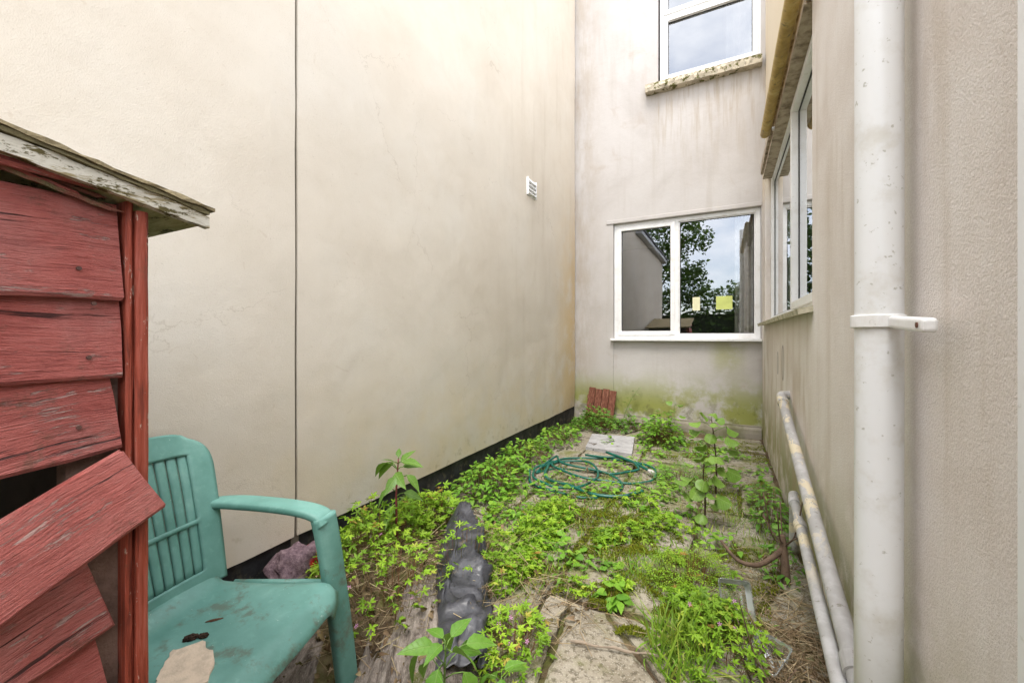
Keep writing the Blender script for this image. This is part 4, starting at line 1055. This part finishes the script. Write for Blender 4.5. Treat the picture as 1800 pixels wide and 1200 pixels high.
# oval leaves along the cream wall
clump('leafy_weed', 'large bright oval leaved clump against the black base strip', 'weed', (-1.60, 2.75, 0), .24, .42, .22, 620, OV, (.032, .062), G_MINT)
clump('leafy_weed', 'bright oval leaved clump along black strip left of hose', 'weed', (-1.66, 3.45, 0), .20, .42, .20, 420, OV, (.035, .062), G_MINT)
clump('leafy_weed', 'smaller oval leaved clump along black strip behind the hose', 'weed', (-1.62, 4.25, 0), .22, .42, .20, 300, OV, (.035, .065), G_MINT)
clump('leafy_weed', 'low weed patch on the paving just behind the black sheet', 'weed', (-1.12, 2.35, 0), .24, .20, .07, 130, OV, (.022, .045), G_MINT)
clump('ivy', 'dark ivy and bramble at foot of leaning brown timber', 'ivy', (-1.40, 5.02, 0), .34, .26, .24, 360, PALM, (.04, .075), G_DARK)
clump('ivy', 'ivy climbing up the face of the leaning brown timber', 'ivy', (-1.53, 5.20, 0), .10, .08, .36, 45, PALM, (.05, .08), G_DARK)
clump('leafy_weed', 'bushy weed right of the pale slab under back wall', 'weed', (-.62, 4.75, 0), .22, .34, .34, 420, OV, (.04, .075), G_MINT)
clump('leafy_weed', 'low weed against the back wall ledge below the window', 'weed', (-.95, 5.22, 0), .26, .14, .22, 150, OV, (.04, .07), G_DARK)
clump('cow_parsley', 'bright feathery leaved clump in front of the clear punnet', 'weed', (-.16, 2.12, 0), .17, .19, .15, 330, FERN, (.04, .075), G_ROB)
clump('feathery_weed', 'feathery leaved weed patch behind the upright weeds', 'weed', (-.32, 3.55, 0), .22, .3, .10, 260, FERN, (.04, .07), G_DARK)
clump('wall_foot_weed', 'weeds tucked along side wall foot behind the stump', 'weed', (.24, 3.1, 0), .10, .50, .20, 260, OVN, (.035, .065), G_DARK)
clump('wall_foot_weed', 'small weeds between stump and the low waste pipe', 'weed', (.24, 2.45, 0), .10, .22, .10, 90, OVN, (.025, .045), G_DARK)
clump('seedling', 'small bright broad leaved seedling beside the bare paving', 'weed', ga(1078, 1045, .03), .055, .055, .10, 26, OV, (.045, .07), G_MINT, pitch=(-.5, .3))

# plants with large leaves, each leaf its own piece
def big_plant(name, label, base, stem_pts, sr, leaves, me, m_stem=None, lf=1.0):
    t = thing(name, label, 'weed', base); base = Vector(base)
    pts = spline([base+Vector(p) for p in stem_pts], 6)
    o = MB().tube(pts, [sr*(1-.65*i/len(pts)) for i in range(len(pts))], 7).build('stem', m_stem or STEMRED, t, smooth=True)
    for fr, az, pet, size, pit, rl in leaves:
        p = pts[min(int(fr*(len(pts)-1)), len(pts)-1)]; d = Vector((math.cos(az), math.sin(az), .55)).normalized(); q = p+d*pet
        MB().tube([p, p.lerp(q, .5)+Vector((0, 0, .006)), q], sr*.35, 5).build('leaf_stalk', STALK, t, smooth=True)
        l = bpy.data.objects.new('leaf', me); COL.objects.link(l); l.parent = t; l.location = q-base
        l.rotation_euler = (pit+random.gauss(-.15, .25), rl+random.gauss(0, .3), az-math.pi/2+random.gauss(0, .2)); l.scale = (size*lf*random.uniform(.9, 1.1),)*3
    return t
STEMRED = m_plain('red_weed_stem', (.17, .035, .04), .5, .4, 30, .2); STALK = m_plain('green_leaf_stalk', (.14, .24, .05), .5, .3, 30, .2)
BROWNSTEM = m_plain('dark_weed_stem', (.085, .05, .035), .6, .4, 30, .2)
ME_DOCK, ME_ROUND, ME_POINT = leaf_mesh('dock_leaf', t_ovate(.5, .3, .15), m_bigleaf('dock_leaf', (.10, .22, .03), (.24, .36, .10), (.15, .28, .04))), leaf_mesh('round_leaf', t_round(.5), m_bigleaf('round_leaf', (.155, .29, .04), (.33, .45, .14), (.23, .38, .065))), leaf_mesh('pointed_leaf', t_ovate(.50, .42, .2), m_bigleaf('pointed_leaf', (.10, .25, .025), (.22, .36, .08), (.17, .34, .04)))
big_plant('tall_weed', 'tall weed with red stem standing against the cream wall', (-1.50, 1.60, .06), [(0, 0, 0), (-.01, .01, .15), (-.02, .02, .30), (-.015, .03, .47)], .0085,
          [(.42, 2.8, .05, .10, -.1, .2), (.5, 4.9, .03, .10, -.2, .1), (.62, .3, .05, .09, .2, 0), (.68, 2.5, .05, .08, .3, .2), (.78, -.2, .10, .085, -.3, .3), (.80, -.9, .10, .075, -.5, .2), (.90, 2.9, .06, .10, -.1, .3), (.90, 3.4, .07, .09, -.3, 0), (.93, .5, .03, .085, .5, .2), (.96, 1.2, .02, .08, .7, 0), (.98, 4.0, .02, .06, .8, 0), (.99, .1, .03, .09, .3, .3), (1, 2.2, .01, .05, 1.1, 0), (.85, 5.3, .06, .085, -.4, .2), (.72, 4.2, .05, .08, -.3, 0), (.55, 1.6, .05, .09, 0, 0)], ME_DOCK, None, 1.25)
ua = ga(1238, 925, 0)
big_plant('upright_weed', 'nearer upright weed with pale round leaves on a dark stem', ua, [(0, 0, 0), (.005, .0, .15), (-.005, .01, .30), (-.002, .01, .40)], .0065,
          [(.30, 3.0, .05, .085, -.1, .1), (.40, -.3, .06, .085, -.3, .2), (.46, -.8, .04, .07, -.4, 0), (.52, 3.3, .08, .09, -.2, .2), (.60, 2.7, .06, .08, .1, 0), (.72, .2, .06, .085, 0, 0), (.8, 3.2, .05, .07, .3, 0), (.9, 1.0, .03, .06, .5, 0), (.97, 4.6, .02, .05, .3, 0), (.20, 4.4, .04, .07, -.3, 0), (.25, 1.2, .05, .07, -.1, 0), (.66, 4.9, .05, .07, -.4, 0), (.85, 5.2, .04, .06, 0, 0), (.5, 4.2, .06, .08, -.6, 0)], ME_ROUND, BROWNSTEM, 1.08)
ub = ga(1258, 868, 0)
big_plant('upright_weed', 'farther upright weed with pale round leaves on a dark stem', ub, [(0, 0, 0), (.005, 0, .2), (-.01, .01, .40), (-.03, .02, .56)], .0075,
          [(.28, -.4, .07, .11, -.2, .2), (.40, 3.1, .08, .10, -.2, 0), (.5, .2, .07, .10, -.1, 0), (.58, 3.5, .06, .09, 0, .2), (.68, -.3, .08, .09, -.1, 0), (.70, 2.9, .09, .09, .1, 0), (.82, .1, .09, .10, .1, .1), (.86, 3.0, .08, .09, .1, 0), (.94, .6, .03, .07, .6, 0), (.97, 3.6, .03, .07, .5, 0), (1, 1.5, .01, .06, .9, 0), (.2, 4.0, .05, .08, -.3, 0), (.48, 4.7, .06, .09, -.6, 0), (.62, 1.4, .05, .08, 0, 0), (.76, 4.5, .06, .08, -.5, 0), (.9, 4.9, .04, .07, -.2, 0), (.35, 5.4, .06, .08, -.4, 0)], ME_ROUND, BROWNSTEM, 1.08)
big_plant('pointed_leaf_weed', 'fresh pointed leaf weed at bottom edge before the black sheet', (-.735, .985, 0), [(0, 0, 0), (-.01, .01, .10), (0, .0, .20), (.005, .0, .26)], .005,
          [(.5, 2.9, .06, .12, -.3, .2), (.55, .2, .07, .11, -.3, -.1), (.62, 1.2, .06, .10, -.2, 0), (.7, 3.3, .08, .13, -.2, .3), (.7, 5.0, .06, .11, -.5, 0), (.8, .6, .07, .10, -.1, .2), (.82, 2.3, .06, .11, 0, 0), (.9, 3.8, .04, .10, .0, 0), (.92, -.5, .05, .10, .1, 0), (.97, 1.6, .03, .09, .5, 0), (1, 4.4, .02, .08, .4, 0), (1, 2.8, .02, .07, .7, 0)], ME_POINT, STALK)
big_plant('pointed_leaf_weed', 'smaller pointed leaf weed just right of the larger one', (-.60, 1.07, 0), [(0, 0, 0), (.0, .01, .08), (.01, .0, .17)], .004,
          [(.6, 2.6, .04, .10, -.2, .2), (.7, .0, .05, .09, -.3, 0), (.8, 1.3, .04, .09, 0, 0), (.85, 3.6, .04, .09, -.1, 0), (.95, 5.2, .03, .08, .1, 0), (1, .8, .01, .07, .6, 0)], ME_POINT, STALK)
big_plant('bramble_sprig', 'thin sprig climbing the wall right of the leaning timber', (-1.18, 5.38, .05), [(0, 0, 0), (.04, .03, .16), (.10, .05, .30), (.19, .06, .44)], .004,
          [(.35, .3, .03, .07, .2, 0), (.5, 3.0, .03, .07, .2, 0), (.62, .2, .03, .065, .3, 0), (.7, 2.8, .03, .06, .2, 0), (.82, .1, .03, .055, .3, 0), (.9, 2.5, .03, .05, .3, 0), (1, .6, .01, .05, .5, 0)], ME_DOCK, STALK)
big_plant('seedling', 'slim stalk with round top leaves before the back wall', (-.55, 5.30, 0), [(0, 0, 0), (.0, .0, .16), (.01, .01, .36)], .004,
          [(.6, 0, .06, .09, -.1, 0), (.7, 3.0, .05, .08, -.1, 0), (.98, .3, .02, .08, .1, 0), (1, 3.3, .02, .08, .1, 0)], ME_ROUND, STALK)

# grass, low weeds, moss and litter as uncounted cover
def spots(lst, per):
    X, Y = [], []
    for px, py, rx, ry, k in lst:
        c = ga(px, py); n = int(per*k); r = np.sqrt(rng.random(n)); a = rng.random(n)*6.2832
        X.append(c.x+rx*r*np.cos(a)); Y.append(c.y+ry*r*np.sin(a))
    x, y = np.concatenate(X), np.concatenate(Y); k = (x > LX+.03) & (x < RX-.02) & (y < BY-.05) & (y > .75); x, y = x[k], y[k]
    return x, y, np.array([max(ground_z(p, q), .002) for p, q in zip(x, y)])
def grass_tuft(name, label, lst, n, L, curl=(0, 1, 2)):
    x, y, z = spots(lst, n); t = thing(name, label, 'grass', (x.mean(), y.mean(), 0)); f = Fol(); N = len(x); ty = rng.choice(curl, N)
    for k in set(ty):
        i = ty == k; m_ = i.sum(); f.add(BL[k], np.stack([x[i], y[i], z[i]-.005], -1), rots(rng.random(m_)*6.28, rng.normal(-.1, .32, m_), rng.normal(0, .35, m_)), (L[0]+(L[1]-L[0])*rng.random(m_)**1.6)[:, None]*np.array([[.5, 1, 1]]), rng.random(m_))
    f.build('blades', G_GRASS, t); return t
grass_tuft('grass_tuft', 'tall grass tuft at the bottom edge right of the stick', [(1195, 1150, .10, .16, 1)], 420, (.08, .24))
grass_tuft('grass_tuft', 'thin grass tuft beside the small broad leaved seedling', [(1110, 1010, .10, .14, 1)], 220, (.06, .16))
grass_tuft('grass_tuft', 'grass tuft growing among the loops of the hose', [(1090, 850, .16, .2, 1), (1000, 860, .25, .15, .7), (980, 830, .15, .2, .5)], 240, (.05, .13))
grass_tuft('grass_tuft', 'grass patch just right of the black plastic sheet', [(895, 960, .10, .22, 1)], 300, (.05, .13))
x, y, z = spots([(980, 930, .5, .5, 3), (1180, 800, .5, .6, 1.6), (1000, 890, .6, .35, 1.6), (1150, 960, .3, .4, 1.2), (1260, 1090, .2, .3, .8), (1320, 900, .15, .5, .6), (940, 1000, .2, .25, 1), (1120, 900, .4, .3, 1), (1290, 930, .25, .4, 1.4), (1200, 860, .4, .3, 1.2)], 360)
f = Fol(); N = len(x); f.add(BL[1], np.stack([x, y, z-.004], -1), rots(rng.random(N)*6.28, rng.normal(0, .3, N), rng.normal(0, .3, N)), rng.uniform(.02, .09, N), rng.random(N))
tag(f.build('short_grass', G_GRASS), 'short sparse grass sprouting between the paving', 'grass', kind='stuff')
def cover(name, label, lst, n, T, size, h, m_, pit=(-.3, .5), thr=-.05, fr=5.0):
    x, y, z = spots(lst, n); b = np.array([mnoise.noise(Vector((p*fr, q*fr, 6))) for p, q in zip(x, y)]); k = b > thr; x, y, z, b = x[k], y[k], z[k], b[k]; N = len(x)
    f = Fol(); f.add(T, np.stack([x, y, z+h*rng.random(N)*(.5+b)], -1), rots(rng.random(N)*6.28, rng.uniform(*pit, N), rng.normal(0, .3, N)), rng.uniform(*size, N), np.clip(rng.normal(.45, .25, N), 0, 1))
    return tag(f.build(name, m_), label, 'ground cover', kind='stuff')
cover('low_weeds', 'low lobed weeds spread over the paving', [(960, 940, .34, .45, 2.4), (1010, 985, .3, .3, 2), (1060, 950, .3, .35, 1.6), (1100, 1000, .2, .2, .8), (1120, 900, .3, .3, .7), (1250, 1080, .16, .25, .8), (900, 1020, .15, .2, .8), (930, 905, .3, .3, 1.4), (1180, 960, .15, .3, .5), (1230, 1040, .2, .3, 1)], 430, PALM, (.02, .058), .10, G_ROB, thr=.06, fr=3.6)
cover('low_weeds', 'low oval leaved weeds around hose and back of yard', [(1150, 790, .5, .6, 2), (1020, 860, .5, .3, .9), (1230, 800, .4, .5, 1), (1300, 830, .25, .5, .8), (900, 880, .3, .3, .8), (1000, 770, .25, .4, .8), (1200, 870, .3, .3, .8), (1280, 960, .25, .3, .5), (1100, 830, .4, .4, 1)], 400, OV, (.02, .06), .10, G_MINT, thr=.06, fr=3.8)
cover('low_weeds', 'small round leaved weeds beside the black sheet', [(935, 965, .2, .2, 1), (890, 900, .15, .25, .8), (1050, 990, .2, .15, .6), (1170, 900, .2, .2, .4)], 90, RO, (.025, .05), .07, G_MINT, thr=-.2)
cover('low_weeds', 'narrow leaved rosettes dotted over the paving', [(1000, 960, .4, .4, 1), (1130, 880, .4, .3, .8), (1200, 790, .4, .5, .8), (870, 870, .2, .3, .8)], 110, t_ovate(.26, .5, .2), (.04, .09), .03, G_DARK, pit=(.1, .8), thr=.0)
def moss_cover(lst, n):
    x, y, z = spots(lst, n); b = np.array([fbm((p, q, 3), 6.5, 3) for p, q in zip(x, y)]); k = b > -.12; x, y, z, b = x[k], y[k], z[k], b[k]; N = len(x)
    f = Fol(); f.add(BL[0], np.stack([x, y, z+np.clip(b, 0, .3)*.05], -1), rots(rng.random(N)*6.28, rng.normal(0, .6, N), rng.normal(0, .5, N)), rng.uniform(.008, .018, N)[:, None]*np.array([[4, 1.4, 1]]), rng.random(N))
    return f
tag(moss_cover([(1130, 945, .22, .20, 2.2), (1040, 935, .35, .3, 3), (1100, 1075, .16, .16, 1.6), (1150, 1020, .25, .3, 2), (1200, 790, .4, .5, 2.5), (980, 1000, .25, .25, 1.4), (1320, 800, .2, .5, 1.2), (1240, 1050, .25, .3, 1.6), (1080, 890, .4, .25, 2), (1280, 860, .3, .5, 1.6), (1290, 1000, .2, .3, 1.2)], 4200).build('moss', G_MOSS), 'dark green cushion moss on the paving', 'moss', kind='stuff')
tag(moss_cover([(650, 1130, .07, .08, 1), (660, 1150, .05, .07, .7)], 900).build('moss', G_MOSS), None, None, kind='stuff') if False else None
# dry stalks and dead leaves
x, y, z = spots([(740, 1080, .35, .35, 2), (1330, 1060, .16, .5, 2.2), (1390, 1130, .12, .35, 2), (600, 1090, .25, .3, 1), (1000, 1060, .3, .2, .8), (940, 950, .5, .5, 1), (1080, 880, .6, .5, .8), (820, 1000, .2, .3, .8), (900, 1090, .2, .2, .7), (700, 1000, .3, .3, 1), (1380, 1170, .15, .25, 2)], 130)
N = len(x); z = z+np.where(x < -.75, .09, .012)*rng.random(N)+.004; a = rng.random(N)*6.28; L = rng.uniform(.03, .18, N); P = np.stack([x, y, z], -1)
f = Fol(); f.stems(P, P+np.stack([L*np.cos(a), L*np.sin(a), rng.normal(0, .012, N)+.01], -1), (.0008+.0011*rng.random(N)), rng.random(N))
tag(f.build('dry_stalks', DRY), 'dry brown stalks scattered over the ground', 'stalks', kind='stuff')
x, y, z = spots([(740, 1110, .3, .3, 1.6), (1370, 1080, .15, .5, 2.5), (560, 1130, .25, .25, 1.2), (1000, 1060, .2, .15, .8), (940, 950, .5, .5, .8), (1080, 870, .6, .5, .9), (810, 940, .25, .3, .7), (1400, 1170, .12, .2, 4), (680, 1150, .3, .2, 2)], 70)
N = len(x); z = z+np.where(x < -.75, .10, .008)*rng.random(N)
f = Fol(); f.add(t_ovate(.6, .9, .7), np.stack([x, y, z], -1), rots(rng.random(N)*6.28, rng.normal(0, .5, N), rng.normal(0, .7, N)), rng.uniform(.010, .036, N), rng.random(N))
tag(f.build('leaf_litter', LITTER), 'curled dead leaves scattered over the ground', 'dead leaves', kind='stuff')

# ------------------------------------------------------------------ garden behind the viewer, mirrored in the panes
TREE_L = m_foliage('tree_leaf', [(0, (.03, .07, .015)), (.5, (.05, .11, .02)), (1, (.10, .19, .03))])
TRUNK = m_plain('tree_bark', (.09, .065, .045), .9, .4, 10, .6)
T_LF = t_ovate(.6, .2, .2)
def tree(name, label, base, h, blobs, n, size=(.10, .2)):
    t = thing(name, label, 'tree', base); b = Vector(base)
    MB().tube(spline([b, b+Vector((.1, 0, h*.3)), b+Vector((-.05, .1, h*.62))], 5), [.16-.009*i for i in range(11)], 9).build('trunk', TRUNK, t, smooth=True)
    f = Fol()
    for bx_, by_, bz_, r_ in blobs:
        d = rng.normal(0, 1, (n, 3)); d /= np.linalg.norm(d, axis=1)[:, None]; rr = r_*(.45+.55*rng.random(n)**.5)
        q = d*rr[:, None]+np.array([bx_, by_, bz_])+np.array(b); k = np.array([mnoise.noise(Vector(p)*1.3) for p in q]) > -.15; q = q[k]; m_ = len(q)
        f.add(T_LF, q, rots(rng.random(m_)*6.28, rng.normal(0, .5, m_), rng.normal(0, .6, m_)), rng.uniform(*size, m_), rng.random(m_))
    f.build('crown', TREE_L, t)
    for i, (bx_, by_, bz_, r_) in enumerate(blobs): MB().tube([b+Vector((0, 0, h*.45)), b+Vector((bx_*.5, by_*.5, bz_*.8)), b+Vector((bx_, by_, bz_))], [.06, .04, .015], 6).build('limb', TRUNK, t, smooth=True)
tree('garden_tree', 'leafy dark tree mirrored in the lower window middle', (-3.0, -8, 0), 6, [(0, 0, 5.2, 1.5), (1.2, .2, 4.4, 1.1), (-1.5, .3, 5.4, 1.6), (.9, -.4, 6.1, 1.2), (-.2, .5, 6.9, 1.4), (-2.8, 0, 4.2, 1.4), (1.6, .3, 5.4, 1.0), (.3, .6, 3.6, 1.2), (1.7, .2, 3.3, .8), (-1.2, .4, 3.4, 1.3)], 1100)
tree('garden_tree', 'lower bushy tree mirrored low in the lower window right', (1.6, -8.6, 0), 3.4, [(0, 0, 3.0, 1.0), (.9, 0, 3.5, 1.0), (-.7, .2, 2.6, .9), (.4, .3, 1.8, 1.2)], 800)
hd = thing('hedge', 'dark leafy hedge mirrored along the bottom of lower window', 'hedge', (-1, -8.4, 0)); f = Fol(); n = 9000
q = np.stack([rng.uniform(-7, 5, n), rng.uniform(-9.2, -7.8, n), rng.random(n)**.8], -1); q[:, 2] *= np.array([3.2+.6*mnoise.noise(Vector((p*.9, 1, 0)))+.3*mnoise.noise(Vector((p*3, 1, 0))) for p in q[:, 0]])
f.add(T_LF, q, rots(rng.random(n)*6.28, rng.normal(0, .5, n), rng.normal(0, .6, n)), rng.uniform(.12, .24, n), rng.random(n)); f.build('foliage', TREE_L, hd)
MB().box((-6.8, -8.7, 0), (4.8, -8.3, 2.1)).build('shade_core', m_plain('hedge_shade', (.03, .04, .02), .95), hd)  # dark filler box: shade between the hedge leaves put in as colour
